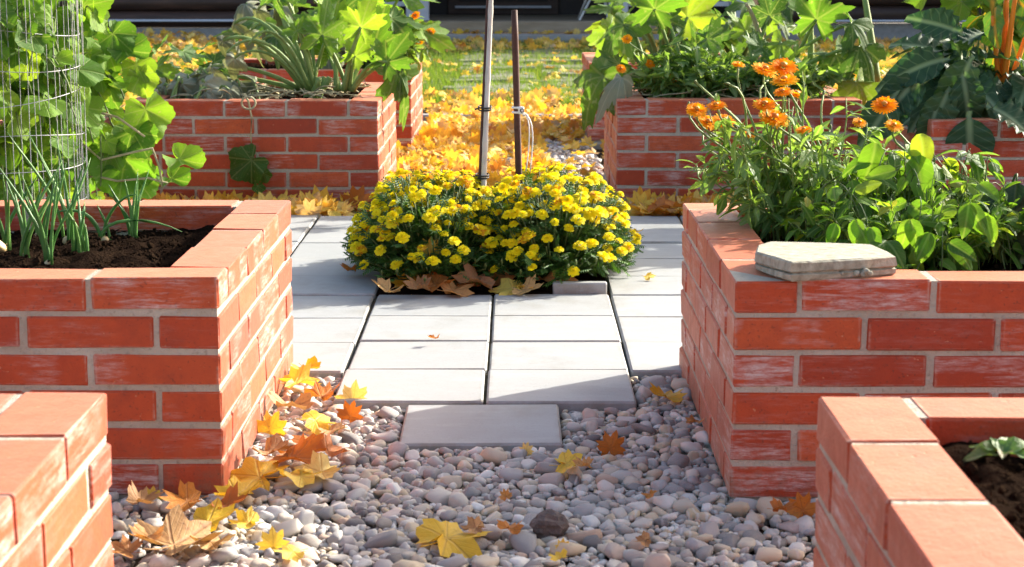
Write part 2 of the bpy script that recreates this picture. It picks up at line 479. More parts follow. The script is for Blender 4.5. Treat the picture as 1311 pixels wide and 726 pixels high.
M['rock'] = m_simple('dark_rock', [(0, (.06, .045, .04)), (1, (.20, .16, .14))], 60, .85, bump=.8, dist=.01)
M['path'] = m_simple('mossy_path_stone', [(0, (.08, .09, .045)), (.5, (.14, .145, .085)), (1, (.22, .21, .155))], 14, .9, bump=.5, stretch=(.4, 1, 1))
M['lawn'] = m_simple('lawn_soil', [(0, (.04, .075, .012)), (1, (.08, .13, .025))], 9, .95)
M['grass'] = leafmat('grass_blade', [(0, (.08, .15, .02)), (.5, (.13, .22, .03)), (1, (.26, .30, .07))], trans=.4, veinamt=0, tint=(1.4, 1.4, .5))

# ------------------------------------------------------------------ ground
def sheet(name, mat, x0, x1, y0, y1, z, nx=1, ny=1, amp=0, fr=3, parent=None, **kw):
    mb = MB()
    V, F = [], []
    for j in range(ny + 1):
        for i in range(nx + 1):
            x, y = x0 + (x1 - x0) * i / nx, y0 + (y1 - y0) * j / ny
            zz = z + (amp * mnoise.fractal(Vector((x * fr, y * fr, z * 7)), .9, 2.2, 4) if amp else 0)
            V.append((x, y, zz))
    for j in range(ny):
        for i in range(nx):
            a = j * (nx + 1) + i
            F.append((a, a + 1, a + nx + 2, a + nx + 1))
    mb.add(V, F)
    return mb.build(name, mat, parent, **kw)

sheet('ground', M['earth'], -150, 150, -100, 200, -.075, kind='structure')
gravel = sheet('gravel_bed', M['earth'], -3.2, 3.2, .6, 13.0, -.03, 60, 110, .012, 4, kind='structure')
lawn = sheet('lawn', M['lawn'], -14, 14, 13.0, 22.4, -.02, 80, 40, .03, 1.2, kind='structure')

# ------------------------------------------------------------------ paving slabs
SX, SY, SL, SR, SZ = -.0776, 4.234, .3655, .3533, .015
paving = thing('paving', 'x', 'x')
for k in ('label', 'category'):
    del paving[k]
paving['kind'] = 'structure'
def slab_mesh(wd, dp):
    mb = MB()
    V, F = box_vf(-wd / 2, wd / 2, -dp / 2, dp / 2, -.045, 0, .005)
    mb.add(V, F)
    return mb.mesh('slab', M['slab'], False)
slab_me = slab_mesh(SL - .008, SR - .006)
def slab(cx, cy, z=SZ, me=None):
    m = Matrix.Translation((cx, cy, z)) @ Matrix.Rotation(U(-.006, .006), 4, 'Z') @ Matrix.Rotation(U(-.006, .006), 4, 'X') @ Matrix.Rotation(U(-.005, .005), 4, 'Y')
    return obj('slab', me or slab_me, paving, mtx=m)
for i in range(-6, 6):
    for j in range(0, 9):
        cx, cy = SX + (i + .5) * SL, SY + (j + .5) * SR
        if j == 0 and i not in (-1, 0):
            continue
        if i in (-1, 0) and j in (4, 5):
            continue                               # the square left open for the marigolds
        dx = 0
        if i < -1:
            cy += -.028 if i % 2 == 0 else .01
        elif i > 0:
            cy += -.02
        if (i < -2 or i > 1) and j == 1:
            continue
        slab(cx + U(-.002, .002), cy + U(-.003, .003), SZ + U(-.003, .003))
slab(-.082, 4.036, .016)
mb = MB()
V, F = box_vf(-.085, .085, -.02, .02, -.03, .02, .004)
mb.add(V, F)
mb.build('edging_piece', M['slab'], paving, smooth=False, loc=(.195, 5.672, .028))
sheet('joint_sand', M['sand'], SX - 6 * SL, SX + 6 * SL, SY + 2 * SR, SY + 4 * SR, .003, parent=paving)
sheet('joint_sand', M['sand'], SX - 6 * SL, SX + 6 * SL, SY + 6 * SR, SY + 9 * SR - .03, .003, parent=paving)
sheet('joint_sand', M['sand'], SX - SL + .01, SX + SL - .01, SY + .02, SY + 2 * SR - .004, .003, parent=paving)
sheet('marigold_soil', M['soil'], SX - SL, SX + SL, SY + 4 * SR, SY + 6 * SR, .010, 14, 14, .012, 9, parent=paving)

# ------------------------------------------------------------------ raised brick beds
BL, BW, BH, JT, PITCH = .25, .12, .064, .011, .075
brick_cache = {}
def brick_mesh(L, var):
    key = (round(L, 3), var)
    if key in brick_cache:
        return brick_cache[key]
    mb = MB()
    V, F = box_vf(-L / 2, L / 2, -BW / 2, BW / 2, -BH / 2, BH / 2, .0035)
    R = random.Random(var * 131 + int(L * 1000))
    V = np.array(V) + np.array([[R.uniform(-.0012, .0012) for _ in range(3)] for _ in V])
    mb.add(V, F)
    brick_cache[key] = mb.mesh('brick', M['brick'], False)
    return brick_cache[key]

def run(a, b, rev):
    """brick intervals of a course between a and b, whole bricks first"""
    out, p = [], a
    while p < b - .03:
        e = min(p + BL, b)
        if b - e < .05:
            e = b
        out.append((p, e))
        p = e + JT
    return [(a + b - e, a + b - s) for s, e in out] if rev else out

def raised_bed(label, x0, x1, y0, y1, zt, parity, from_right, courses=6, soil_z=None, group='brick raised beds'):
    cx, cy = (x0 + x1) / 2, (y0 + y1) / 2
    t = thing('raised_bed', label, 'raised bed', (cx, cy, 0), group)
    g = BW + JT
    def put(s, e, wall, z):
        L = e - s
        if wall in 'fb':
            y = y0 + BW / 2 if wall == 'f' else y1 - BW / 2
            p, rz = Vector(((s + e) / 2, y, z)), (0 if wall == 'f' else math.pi)
        else:
            x = x1 - BW / 2 if wall == 'r' else x0 + BW / 2
            p, rz = Vector((x, (s + e) / 2, z)), (math.pi / 2 if wall == 'r' else -math.pi / 2)
        p = p - Vector((cx, cy, 0)) + Vector((U(-.002, .002), U(-.002, .002), U(-.0016, .0016)))
        m = Matrix.Translation(p) @ Matrix.Rotation(rz + U(-.007, .007), 4, 'Z') @ Matrix.Rotation(U(-.007, .007), 4, 'Y')
        obj('brick', brick_mesh(L, random.randrange(4)), t, mtx=m)
    for c in range(courses):
        z = zt - c * PITCH - BH / 2
        if (parity + c) % 2 == 0:
            F_, R_, B_, L_ = (x0 + g, x1), (y0 + g, y1), (x0, x1 - g), (y0, y1 - g)
        else:
            F_, R_, B_, L_ = (x0, x1 - g), (y0, y1 - g), (x0 + g, x1), (y0 + g, y1)
        for wall, (a, b), rev in (('f', F_, from_right), ('b', B_, from_right), ('r', R_, False), ('l', L_, False)):
            for s, e in run(a, b, rev):
                put(s, e, wall, z)
    # mortar core, a little behind the brick faces, and the wider footing under the lowest course
    i = .004
    zb = zt - courses * PITCH + .004
    mb = MB()
    def grid_wall(xa, xb, ya, yb, za, zb_):
        V, F = box_vf(xa - cx, xb - cx, ya - cy, yb - cy, za, zb_)
        mb.add(V, F)
    ztm = zt - .0022
    grid_wall(x0 + i, x1 - i, y0 + i, y0 + BW - i, zb, ztm)
    grid_wall(x0 + i, x1 - i, y1 - BW + i, y1 - i, zb, ztm)
    grid_wall(x0 + i, x0 + BW - i, y0 + BW - i, y1 - BW + i, zb, ztm)
    grid_wall(x1 - BW + i, x1 - i, y0 + BW - i, y1 - BW + i, zb, ztm)
    mb.build('mortar', M['mortar'], t, smooth=False)
    mb = MB()
    o = .006
    V, F = box_vf(x0 - o - cx, x1 + o - cx, y0 - o - cy, y1 + o - cy, -.075, zb - .002, .008)
    mb.add(V, F)
    mb.build('footing', M['mortar'], t, smooth=False)
    sz = soil_z if soil_z is not None else zt - .07
    q = BW - .002
    so = sheet('soil', M['soil'], x0 + q - cx, x1 - q - cx, y0 + q - cy, y1 - q - cy, sz, 60, 60, .022, 11, parent=t)
    # crumbs and clods lying on the soil
    mb = MB()
    nV, nF = PEB[0]
    for _ in range(2200):
        s = U(.002, .007) if random.random() < .93 else U(.007, .012)
        p = Vector((U(x0 + q, x1 - q) - cx, U(y0 + q, y1 - q) - cy, sz + U(-.008, .012)))
        V, F = PEB[random.randrange(len(PEB))]
        m = frame(p, rv(), rv(), (s, s * U(.6, 1), s * U(.6, 1))) if random.random() < .7 else frame(p, Vector((U(-1, 1), U(-1, 1), U(-.3, .5))), rv(), (.0016, s * 2.6, .0016))
        mb.add(xf(m, V), F, r=random.random())
    mb.build('soil_crumbs', M['crumb'], t, smooth=False, kind='stuff')
    return t

def ico(sub):
    import bmesh
    bm = bmesh.new()
    bmesh.ops.create_icosphere(bm, subdivisions=sub, radius=1)
    V = np.array([v.co[:] for v in bm.verts])
    F = [tuple(v.index for v in f.verts) for f in bm.faces]
    bm.free()
    return V, F
I1, I2, I3 = ico(1), ico(2), ico(3)
def lump(base, amp, fr, seed):
    V = base[0].copy()
    for i, v in enumerate(V):
        V[i] = v * (1 + amp * mnoise.noise(Vector(v * fr) + Vector((seed * 3.7, seed * 1.3, seed))))
    return V, base[1]
PEB = [lump(I1, .5, 1.3, k) for k in range(6)]
PEB2 = [lump(I2, .42, 1.25, k + 20) for k in range(20)]
for k, (V, F) in enumerate(PEB2):                    # rounded-boxy river stones rather than eggs
    R = random.Random(k)
    e = R.uniform(.62, .98)
    V = np.sign(V) * np.abs(V) ** e
    for _ in range(R.randint(2, 6)):                 # broken, flattened sides
        nn = np.array([R.gauss(0, 1), R.gauss(0, 1), R.gauss(0, 1)])
        nn /= np.linalg.norm(nn)
        V = V - np.outer(np.maximum(0, V @ nn - R.uniform(.5, .8)), nn)
    PEB2[k] = (V, F)

ZT = .44
L1 = raised_bed('brick raised bed holding spring onions, left of the paving', -.585 - 1.16, -.585, 3.52, 4.68, ZT, 0, True, soil_z=.372)
R1 = raised_bed('brick raised bed with a loose stone slab on its corner, right of the gravel', .421, .421 + 1.68, 3.506, 4.64, ZT, 0, False, soil_z=.385)
L0 = raised_bed('brick raised bed cut off by the bottom left corner of the photo', -.593 - 1.16, -.593, 1.42, 2.58, ZT, 0, True)
R0 = raised_bed('brick raised bed cut off by the bottom right corner, bare dark soil inside', .43, .43 + 1.16, 1.40, 2.56, ZT, 1, False, soil_z=.398)
L2 = raised_bed('brick raised bed with drooping zucchini stalks, left behind the marigolds', -.588 - 1.05, -.588, 7.72, 8.88, .453, 1, True, soil_z=.425)
R2 = raised_bed('brick raised bed overgrown with squash leaves, right behind the marigolds', .42, .42 + 1.03, 7.735, 8.9, .457, 0, False, soil_z=.43)
L3 = raised_bed('farthest left brick raised bed with orange calendulas', -.565 - 1.16, -.565, 9.76, 10.92, .455, 0, True, soil_z=.42)
R3 = raised_bed('farthest right brick raised bed half hidden by a hanging squash leaf', .40, .40 + 1.16, 10.4, 11.5, .455, 0, False, soil_z=.42)
R4 = raised_bed('brick raised bed full of dark kale at the right edge', 1.57, 1.57 + 1.16, 6.95, 8.1, ZT, 1, False, soil_z=.40)
L4 = raised_bed('brick raised bed behind the wire mesh cage on the left', -1.77 - 1.16, -1.77, 6.95, 8.1, ZT, 0, True, soil_z=.40)
BEDS = [(-1.745, -.585, 3.52, 4.68), (.421, 2.1, 3.506, 4.64), (-1.753, -.593, 1.42, 2.58), (.43, 1.59, 1.4, 2.56), (-1.638, -.588, 7.72, 8.88),
        (.42, 1.45, 7.735, 8.9), (-1.725, -.565, 9.76, 10.92), (.4, 1.56, 10.4, 11.5), (1.57, 2.73, 6.95, 8.1), (-2.93, -1.77, 6.95, 8.1)]
def in_bed(x, y, m=.0):
    return any(a - m < x < b + m and c - m < y < d + m for a, b, c, d in BEDS)
def in_paving(x, y, m=0.0):
    if y > SY + SR - m and y < SY + 9 * SR + m and SX - 6 * SL - m < x < SX + 6 * SL + m:
        return True
    if SX - SL - m < x < SX + SL + m and SY - m < y <= SY + SR + .1:
        return True
    return -.265 - m < x < .1 + m and 3.86 - m < y < 4.24

# ------------------------------------------------------------------ pebbles
cells = {}
peb = []
def try_peb(x, y, r, k=.80):
    ci, cj = int(x / .05), int(y / .05)
    for a in range(ci - 1, ci + 2):
        for b in range(cj - 1, cj + 2):
            for (px, py, pr) in cells.get((a, b), ()):
                if (px - x) ** 2 + (py - y) ** 2 < (k * (pr + r)) ** 2:
                    return False
    cells.setdefault((ci, cj), []).append((x, y, r))
    peb.append((x, y, r))
    return True
regions = [(-.60, .45, 2.75, 4.62, 1.0), (-1.8, -.60, 2.6, 3.5, .3), (.45, 1.8, 2.58, 3.49, .3), (-.59, .42, 7.42, 9.8, .55), (-.57, .42, 9.8, 12.6, .28), (-1.7, -.6, 9.0, 9.7, .2)]
for x0, x1, y0, y1, dens in regions:
    A = (x1 - x0) * (y1 - y0)
    for rr, cnt in (((.019, .026), 90), ((.013, .018), 800), ((.0085, .0125), 3000), ((.005, .008), 5500)):
        for _ in range(int(cnt * A * dens)):
            x, y = U(x0, x1), U(y0, y1)
            r = U(*rr)
            if in_bed(x, y, r * .4) or in_paving(x, y, r * .6):
                continue
            try_peb(x, y, r)
def gz(x, y):
    return -.006 + .008 * mnoise.noise(Vector((x * 3, y * 3, 2)))
def seen(x, y, r):
    if y < 3.0 or y > 4.5 or x < -.6 or x > .46:
        return 0
    u = x / y
    return r / y if -.275 < u < .275 else 0
order = sorted(range(len(peb)), key=lambda i: -seen(*peb[i]))
single = set(order[:290])
peb_me = []
for V, F in PEB2:
    mb = MB()
    mb.add(V, F)
    peb_me.append(mb.mesh('pebble', M['pebble']))
mb = MB()
for i, (x, y, r) in enumerate(peb):
    fl = U(.50, .78)
    el = U(1.0, 1.32)
    p = Vector((x, y, gz(x, y) + r * fl * U(.2, .75)))
    tilt = Vector((random.gauss(0, .22), random.gauss(0, .22), 1))
    m = frame(p, (math.cos(a := U(0, 6.28)), math.sin(a), random.gauss(0, .15)), tilt, (r * el * 1.15, r * U(.9, 1.12), r * fl * 1.15))
    if i in single:
        obj('pebble', random.choice(peb_me), gravel, mtx=m)
    else:
        V, F = random.choice(PEB2) if y < 4.5 else random.choice(PEB)
        mb.add(xf(m, V), F, r=random.random())
# lower layer that fills the gaps
for x0, x1, y0, y1, cnt in ((-.60, .45, 2.75, 4.62, 4600), (-1.2, -.6, 2.6, 3.5, 500), (.45, 1.2, 2.58, 3.49, 500), (-.59, .42, 7.42, 9.8, 1500)):
    for _ in range(cnt):
        x, y, r = U(x0, x1), U(y0, y1), U(.009, .016)
        if in_bed(x, y, r * .3) or in_paving(x, y, r * .3):
            continue
        V, F = random.choice(PEB)
        m = frame((x, y, gz(x, y) - U(.002, .014)), rv(), rv(), (r, r * U(.7, 1), r * U(.6, .8)))
        mb.add(xf(m, V), F, r=random.random())
mb.build('loose_pebbles', M['pebble'], gravel, kind='stuff')

# ------------------------------------------------------------------ leaf shapes
def maple_outline(n=44, sharp=1.0, R=None):
    """radius as a function of angle for a five-lobed maple leaf (stem at angle -90 deg)"""
    pts = [(-90, .12), (-74, .42), (-54, .70), (-36, .58), (-22, .78), (-8, .84), (2, .76), (10, .98), (21, .74), (31, .60), (41, .82), (49, .86), (56, 1.05),
           (64, .84), (73, .70), (80, .86), (90, 1.10)]
    out = []
    for a, r in pts:
        out.append((a, r))
    for a, r in reversed(pts[1:-1]):
        out.append((180 - a, r))
    jit = R or random
    return [(math.radians(a), r * jit.uniform(.94, 1.06)) for a, r in out]

def maple_vf(seed, curl=.25, wave=.05, rings=3):
    R = random.Random(seed)
    ol = maple_outline(R=R)
    V, UV = [(0, 0, 0)], [(0, 0)]
    n = len(ol)
    ca, cb = R.uniform(-.2, 1) * curl, R.uniform(-1, 1) * curl * .6
    ph = R.uniform(0, 6.28)
    for k in range(1, rings + 1):
        f = k / rings
        for a, r in ol:
            rr = r * f if k == rings else (r * .35 + .42) * f * min(1, r / .5)
            x, y = math.cos(a) * rr, math.sin(a) * rr + .0
            z = ca * (x * x + .5 * y * y) + cb * x * y + wave * math.sin(3 * a + ph) * f * f + R.uniform(-.025, .025) * f
            V.append((x, y, z))
            UV.append((x, y))
    F = [(0, 1 + i, 1 + (i + 1) % n) for i in range(n)]
    for k in range(rings - 1):
        for i in range(n):
            j = (i + 1) % n
            F.append((1 + k * n + i, 1 + (k + 1) * n + i, 1 + (k + 1) * n + j, 1 + k * n + j))
    mb = MB()
    mb.add(V, F, UV)
    z0 = ca * .01
    tube(mb, bez((0, -.02, -.01), (.0, -.25, -.02), (.05, -.5, .03), (.12 * R.uniform(-1, 1), -.8, .10), 6), [.022, .018, .016, .015, .015, .02], 4)
    return mb

maples = {}
for key in ('maple', 'maple_o', 'maple_b', 'litter'):
    maples[key] = [maple_vf(k + 7 * len(key), .5, .15).mesh('maple_leaf', M[key]) for k in range(8)]
maples_curl = {k: [maple_vf(k2 + 50, .7, .20).mesh('maple_leaf', M[k]) for k2 in range(4)] for k in ('maple', 'maple_o', 'maple_b')}

def palm_vf(seed, lobes=5, deep=.25, teeth=.05, cup=.2, wave=.08, rings=4, n=64, droop=0.0):
    """broad lobed leaf: petiole joins at the origin, tip along +Y"""
    R = random.Random(seed)
    ph = R.uniform(0, 6.28)
    V, UV = [(0, 0, 0)], [(0, 0)]
    for k in range(1, rings + 1):
        f = k / rings
        for i in range(n):
            a = -math.pi / 2 + 2 * math.pi * i / n           # starts at the petiole notch
            b = (a - math.pi / 2 + math.pi) % (2 * math.pi) - math.pi   # angle from the tip
            notch = 1 - .72 * math.exp(-((math.pi - abs(b)) / .30) ** 2)
            lob = 1 - deep * (.5 - .5 * math.cos(b * lobes)) * (.6 + .4 * math.cos(b * .5))
            r = (.72 + .28 * math.cos(b * .5) ** 2) * lob * notch
            if k == rings:
                r *= 1 + teeth * math.sin(b * 21 + ph) + R.uniform(-.5, .5) * teeth
            else:
                r = r * .75 + .25 * notch * .8
            r *= f
            x, y = math.cos(a) * r, math.sin(a) * r + .12 * f
            z = cup * r * r + wave * f * f * math.sin(b * 4 + ph) + .5 * wave * f * math.sin(b * lobes) - droop * max(0, y) ** 2 - .45 * droop * x * x
            V.append((x, y, z))
            UV.append((x, y))
    F = [(0, 1 + i, 1 + (i + 1) % n) for i in range(n)]
    for k in range(rings - 1):
        for i in range(n):
            j = (i + 1) % n
            F.append((1 + k * n + i, 1 + (k + 1) * n + i, 1 + (k + 1) * n + j, 1 + k * n + j))
    mb = MB()
    mb.add(V, F, UV)
    return mb

def blade_vf(seed, prof, nu=2, nv=6, fold=.2, bend=.3, ruffle=0.0, wave=3, twist=0.0):
    """leaf drawn along +Y with half-width prof(v); length 1"""
    R = random.Random(seed)
    ph = R.uniform(0, 6.28)
    V, UV = [], []
    for j in range(nv + 1):
        v = j / nv
        hw = prof(v)
        for i in range(-nu, nu + 1):
            u = i / nu
            x = u * hw
            z = fold * abs(x) - bend * v * v + ruffle * abs(u) ** 2 * math.sin(v * wave * 6.28 + ph + (1.5 if u > 0 else 0)) * (1 - .3 * v)
            y = v * (1 - .15 * bend * v)
            tw = twist * v
            V.append((x * math.cos(tw) - z * math.sin(tw) * .3, y, z + x * math.sin(tw)))
            UV.append((x, v))
    F = []
    m = 2 * nu + 1
    for j in range(nv):
        for i in range(2 * nu):
            a = j * m + i
            F.append((a, a + 1, a + m + 1, a + m))
    mb = MB()
    mb.add(V, F, UV)
    return mb

def p_ovate(v):   return .34 * math.sin(math.pi * min(1, v * .98 + .02) ** .72) * (1 - .25 * v) + .004
def p_heart(v):   return (.44 * (1 - v) ** .62 * min(1, (v + .02) * 9) ** .5) + .004
def p_bean(v):    return .62 * (v + .01) ** .45 * max(0, 1 - v) ** .85 + .003
def p_lance(v):   return .14 * math.sin(math.pi * (v * .96 + .03) ** 1.25) + .012 * (1 - v)
def p_spoon(v):   return .05 + .17 * math.exp(-((v - .62) / .26) ** 2) if v < .97 else .06
def p_kale(v):    return .03 if v < .12 else (.24 * math.sin(math.pi * ((v - .12) / .88) ** .8 * .94 + .06) + .02)
def p_small(v):   return .13 * math.sin(math.pi * (v * .96 + .03))

def lib(fn, n, mat):
    return [fn(k).mesh('leaf', M[mat]) for k in range(n)]
LV = {
    'squash': lib(lambda k: palm_vf(k, 5, .18, .035, random.uniform(-.5, .5), .15, 4, 50, droop=random.uniform(0, .4)), 10, 'squash'),
    'zuc': lib(lambda k: palm_vf(k + 30, 5, .50, .12, random.uniform(-.1, .3), .13, 4, 96), 8, 'zucchini'),
    'zucd': lib(lambda k: palm_vf(k + 60, 5, .55, .09, -.1, .16, 4, 80, droop=.75), 6, 'zucchini'),
    'zucl': lib(lambda k: palm_vf(k + 90, 5, .52, .12, .15, .12, 4, 96, droop=.2), 5, 'squash'),
    'wilt': lib(lambda k: palm_vf(k + 120, 5, .35, .08, -.9, .30, 4, 48, droop=1.1), 6, 'wilted'),
    'bean': lib(lambda k: blade_vf(k, p_bean, 3, 9, random.uniform(-.4, .5), random.uniform(.1, .7), .04, 1.3, random.uniform(-.5, .5)), 10, 'bean'),
    'dark': lib(lambda k: blade_vf(k + 9, p_ovate, 3, 7, random.uniform(-.2, .4), random.uniform(.1, .5), .04, 1.5), 6, 'darkleaf'),
    'kale': lib(lambda k: blade_vf(k, p_kale, 4, 26, .45, random.uniform(.5, 1.1), .075, 6.5, random.uniform(-.5, .5)), 8, 'kale'),
    'chard': lib(lambda k: blade_vf(k, p_kale, 3, 10, .2, .4, .05, 3), 4, 'chard'),
    'spoon': lib(lambda k: blade_vf(k, p_spoon, 2, 8, .3, .35, .02, 1.5), 4, 'bean'),
    'lett': lib(lambda k: blade_vf(k, p_ovate, 3, 8, .5, .3, .05, 2), 4, 'redgreen'),
}
VF_LANCE = [blade_vf(k, p_lance, 1, 5, .35, U(.1, .7), .0, 1, U(-.6, .6)) for k in range(8)]
VF_SPOON = [blade_vf(k, p_spoon, 1, 5, .3, U(.1, .7), .015, 1, U(-.6, .6)) for k in range(8)]
VF_SMALL = [blade_vf(k, p_small, 1, 2, .3, .3) for k in range(4)]
def add_vf(mb, src, m, r):
    mb.add(xf(m, src.v[0]), src.f, src.uv[0], r)

def put_leaf(root, me, p, d, n, s, name='leaf'):
    return obj(name, me, root, mtx=frame(Vector(p) - root.location, d, n, s))

# ------------------------------------------------------------------ flowers
def flower_vf(rings, seed, mat, centre=None):
    """rings: (petals, radius, length, width, rise)"""
    R = random.Random(seed)
    mb = MB()
    for (np_, r0, L, wd, rise, drop) in rings:
        for k in range(np_):
            a = 2 * math.pi * (k + R.uniform(-.25, .25)) / np_
            l = L * R.uniform(.85, 1.1)
            V, UV = [], []
            for j in range(4):
                v = j / 3
                hw = wd * (.45, .9, 1.0, .55)[j]
                rr = r0 + l * v
                z = rise * v - drop * v * v + R.uniform(-.03, .03)
                for u in (-1, 1):
                    V.append((math.cos(a) * rr - math.sin(a) * hw * u, math.sin(a) * rr + math.cos(a) * hw * u, z + R.uniform(-.03, .03)))
                    UV.append((u * .3, v))
            mb.add(V, [(0, 2, 3, 1), (2, 4, 5, 3), (4, 6, 7, 5)], UV, R.uniform(0, .12))
    return mb
mar_me = [flower_vf([(9, .12, .88, .34, .05, .25), (8, .08, .66, .28, .32, .16), (6, .03, .40, .2, .42, .05)], k, 'fl_yellow').mesh('flower', M['fl_yellow']) for k in range(7)]
bud_me = []
for k in range(2):
    mb = MB()
    tube(mb, [(0, 0, -.8), (0, 0, -.5), (0, 0, 0), (0, 0, .5), (0, 0, .9)], [.10, .26, .34, .30, .12], 6)
    bud_me.append(mb.mesh('bud', M['stalk_d']))
cal_me = []
for k in range(5):
    mb = flower_vf([(26, .22, .78, .10, .10, .10), (24, .20, .64, .095, .26, .08), (18, .12, .44, .08, .36, .05)], k + 40, 'fl_orange')
    cal_me.append(mb.mesh('flower', M['fl_orange']))
cal_c = []
mb = MB()
V, F = I1
mb.add(V * np.array([.26, .26, .16]) + np.array([0, 0, .24]), F)
cal_c = mb.mesh('flower_centre', M['fl_centre'])

# ------------------------------------------------------------------ marigolds in the paving
def marigold(label, cx, cy, rx, ry, h, nfl, nst):
    t = thing('marigold_plant', label, 'marigold', (cx, cy, .0), 'yellow marigolds in the paving')
    st, fo = MB(), MB()
    tips = []
    for k in range(nst):
        a = U(0, 6.283)
        q = math.sqrt(U(0, 1))
        x, y = rx * q * math.cos(a), ry * q * math.sin(a)
        zt = h * (1 - .62 * q ** 4) * U(.74, 1.10) * (1 + .16 * mnoise.noise(Vector(((cx + x) * 7, (cy + y) * 7, 4))))
        if q > .86:
            zt *= U(.5, 1)
        b0 = Vector((x * .35, y * .35, .0))
        tip = Vector((x, y, max(.03, zt)))
        pts = bez(b0, b0 + Vector((0, 0, zt * .4)), tip - Vector((x * .1, y * .1, zt * .3)), tip, 5)
        tube(st, pts, [.003, .0026, .0023, .002, .0018], 4, random.random())
        out = Vector((x / rx, y / ry, .55)).normalized()
        tips.append((tip, (out * .75 + Vector((0, 0, .55)) + .35 * rv()).normalized(), q))
        # feathery leaves along the stem
        for j in range(6):
            f = U(.30, .98)
            i = f * 4
            i0 = min(3, int(i))
            p = Vector(pts[i0] * (1 - (i - i0)) + pts[i0 + 1] * (i - i0))
            d = (rv() + out * .8 + Vector((0, 0, .25))).normalized()
            L = U(.03, .055)
            nrm = (rv() * .6 + Vector((0, 0, 1))).normalized()
            side = d.cross(nrm).normalized()
            rr = random.random()
            for s in range(5):
                fs = .25 + .17 * s
                for sg in (-1, 1):
                    l2 = L * .42 * (1 - .35 * abs(fs - .55))
                    m = frame(p + d * L * fs, (d * .7 + side * sg), nrm, (l2 * 1.5, l2, l2))
                    add_vf(fo, VF_SMALL[(s + j) % 4], m, rr)
            m = frame(p + d * L * .5, d, nrm, (L * .28, L * .6, L))
            add_vf(fo, VF_SMALL[0], m, rr)
    st.build('stems', M['stalk_d'], t, kind='stuff')
    fo.build('foliage', M['tagetes'], t, kind='stuff')
    # the mass of inner shoots that closes the cushion
    tips.sort(key=lambda e: U(0, 1) + (.35 if e[0].z < h * .35 else 0))
    used = []
    n = 0
    for tip, out, q in tips:
        if n >= nfl:
            break
        if any((tip - u_).length < .0185 for u_ in used):
            continue
        used.append(tip)
        s = U(.0145, .0245)
        up = (out + Vector((-.05, -.30, .35))).normalized()
        d = up.orthogonal()
        obj('flower', random.choice(mar_me), t, mtx=frame(tip + out * .012 + Vector((0, 0, .006)), Quaternion(up, U(0, 6.28)) @ d, up, s))
        n += 1
    for tip, out, q in tips[-26:]:
        obj('bud', random.choice(bud_me), t, mtx=frame(tip + Vector((0, 0, .01)), Vector((1, 0, 0)), out, .013))
    return t
marigold('left half of the yellow marigold cushion, beside the bamboo cane', -.285, 6.08, .285, .46, .30, 345, 900)
marigold('right half of the yellow marigold cushion, beside the dark metal stake', .115, 6.10, .285, .46, .30, 345, 900)

# ------------------------------------------------------------------ stakes
def P(u, v, Y):
    return at(u, v, Y)
st = thing('bamboo_cane', 'pale weathered bamboo cane standing upright among the marigolds', 'garden cane', (P(614, 275, 6.05).x, 6.05, .0))
o = st.location
a, b = Vector((-.127, 6.05, 0)), P(631, -60, 6.25)
mb = MB()
pts = [a.lerp(b, f) - o for f in np.linspace(0, 1, 40)]
tube(mb, pts, [.0108 - .003 * f + (.0016 if k % 8 == 0 else 0) for k, f in enumerate(np.linspace(0, 1, 40))], 10)
mb.build('cane', M['bamboo'], st)
mb = MB()
a2, b2 = a + Vector((-.0155, .004, 0)), P(625.5, -25, 6.24)
tube(mb, [a2.lerp(b2, f) - o for f in np.linspace(0, 1, 12)], .0050, 8)
mb.build('thin_cane', M['rust'], st)
for f in (.31, .52):
    c = a.lerp(b, f) - o + Vector((-.006, .004, 0))
    mb = MB()
    ang = np.linspace(0, 6.283, 15)
    for dz in (-.004, .004):
        tube(mb, [c + Vector((.022 * math.cos(q), .017 * math.sin(q), dz + .004 * math.sin(q))) for q in ang], .0028, 5)
    tube(mb, [c + Vector((-.02, -.008, 0)), c + Vector((-.034, -.012, -.004))], .0028, 5)
    mb.build('tie', M['black'], st)
st = thing('metal_stake', 'dark rusty metal stake with a white clip, right of the bamboo cane', 'garden stake', (.008, 6.2, 0))
o = st.location
a, b = Vector((.012, 6.2, 0)), P(658.5, 13, 6.2)
mb = MB()
tube(mb, [a.lerp(b, f) - o for f in np.linspace(0, 1, 10)], [.0115] * 9 + [.010], 8)
mb.build('rod', M['rust'], st)
c = a.lerp(b, .62) - o
mb = MB()
for q0 in (-.008, .008):
    tube(mb, [c + Vector((.0150 * math.cos(q), .0150 * math.sin(q), q0)) for q in np.linspace(0, 6.283, 13)], .004, 6)
V, F = box_vf(.004, .024, -.024, -.016, -.013, .013, .003)
mb.add(np.array(V) + np.array(c), F)
mb.build('clip', M['white'], st)
mb = MB()
tube(mb, [c + Vector((.017, -.021, 0)) + Vector((.006 * math.cos(q), -.003, .006 * math.sin(q))) for q in np.linspace(0, 6.283, 9)], .002, 5)
mb.build('clip_hole', M['black'], st)
mb = MB()
for dx in (0, .012):
    tube(mb, bez(c + Vector((.02, -.01, -.005)), c + Vector((.05 + dx, -.01, -.03)), c + Vector((.045 + dx, 0, -.1)), c + Vector((.03 + dx * 1.2, 0, -.21)), 9), .0022, 5)
mb.build('string', M['white'], st)

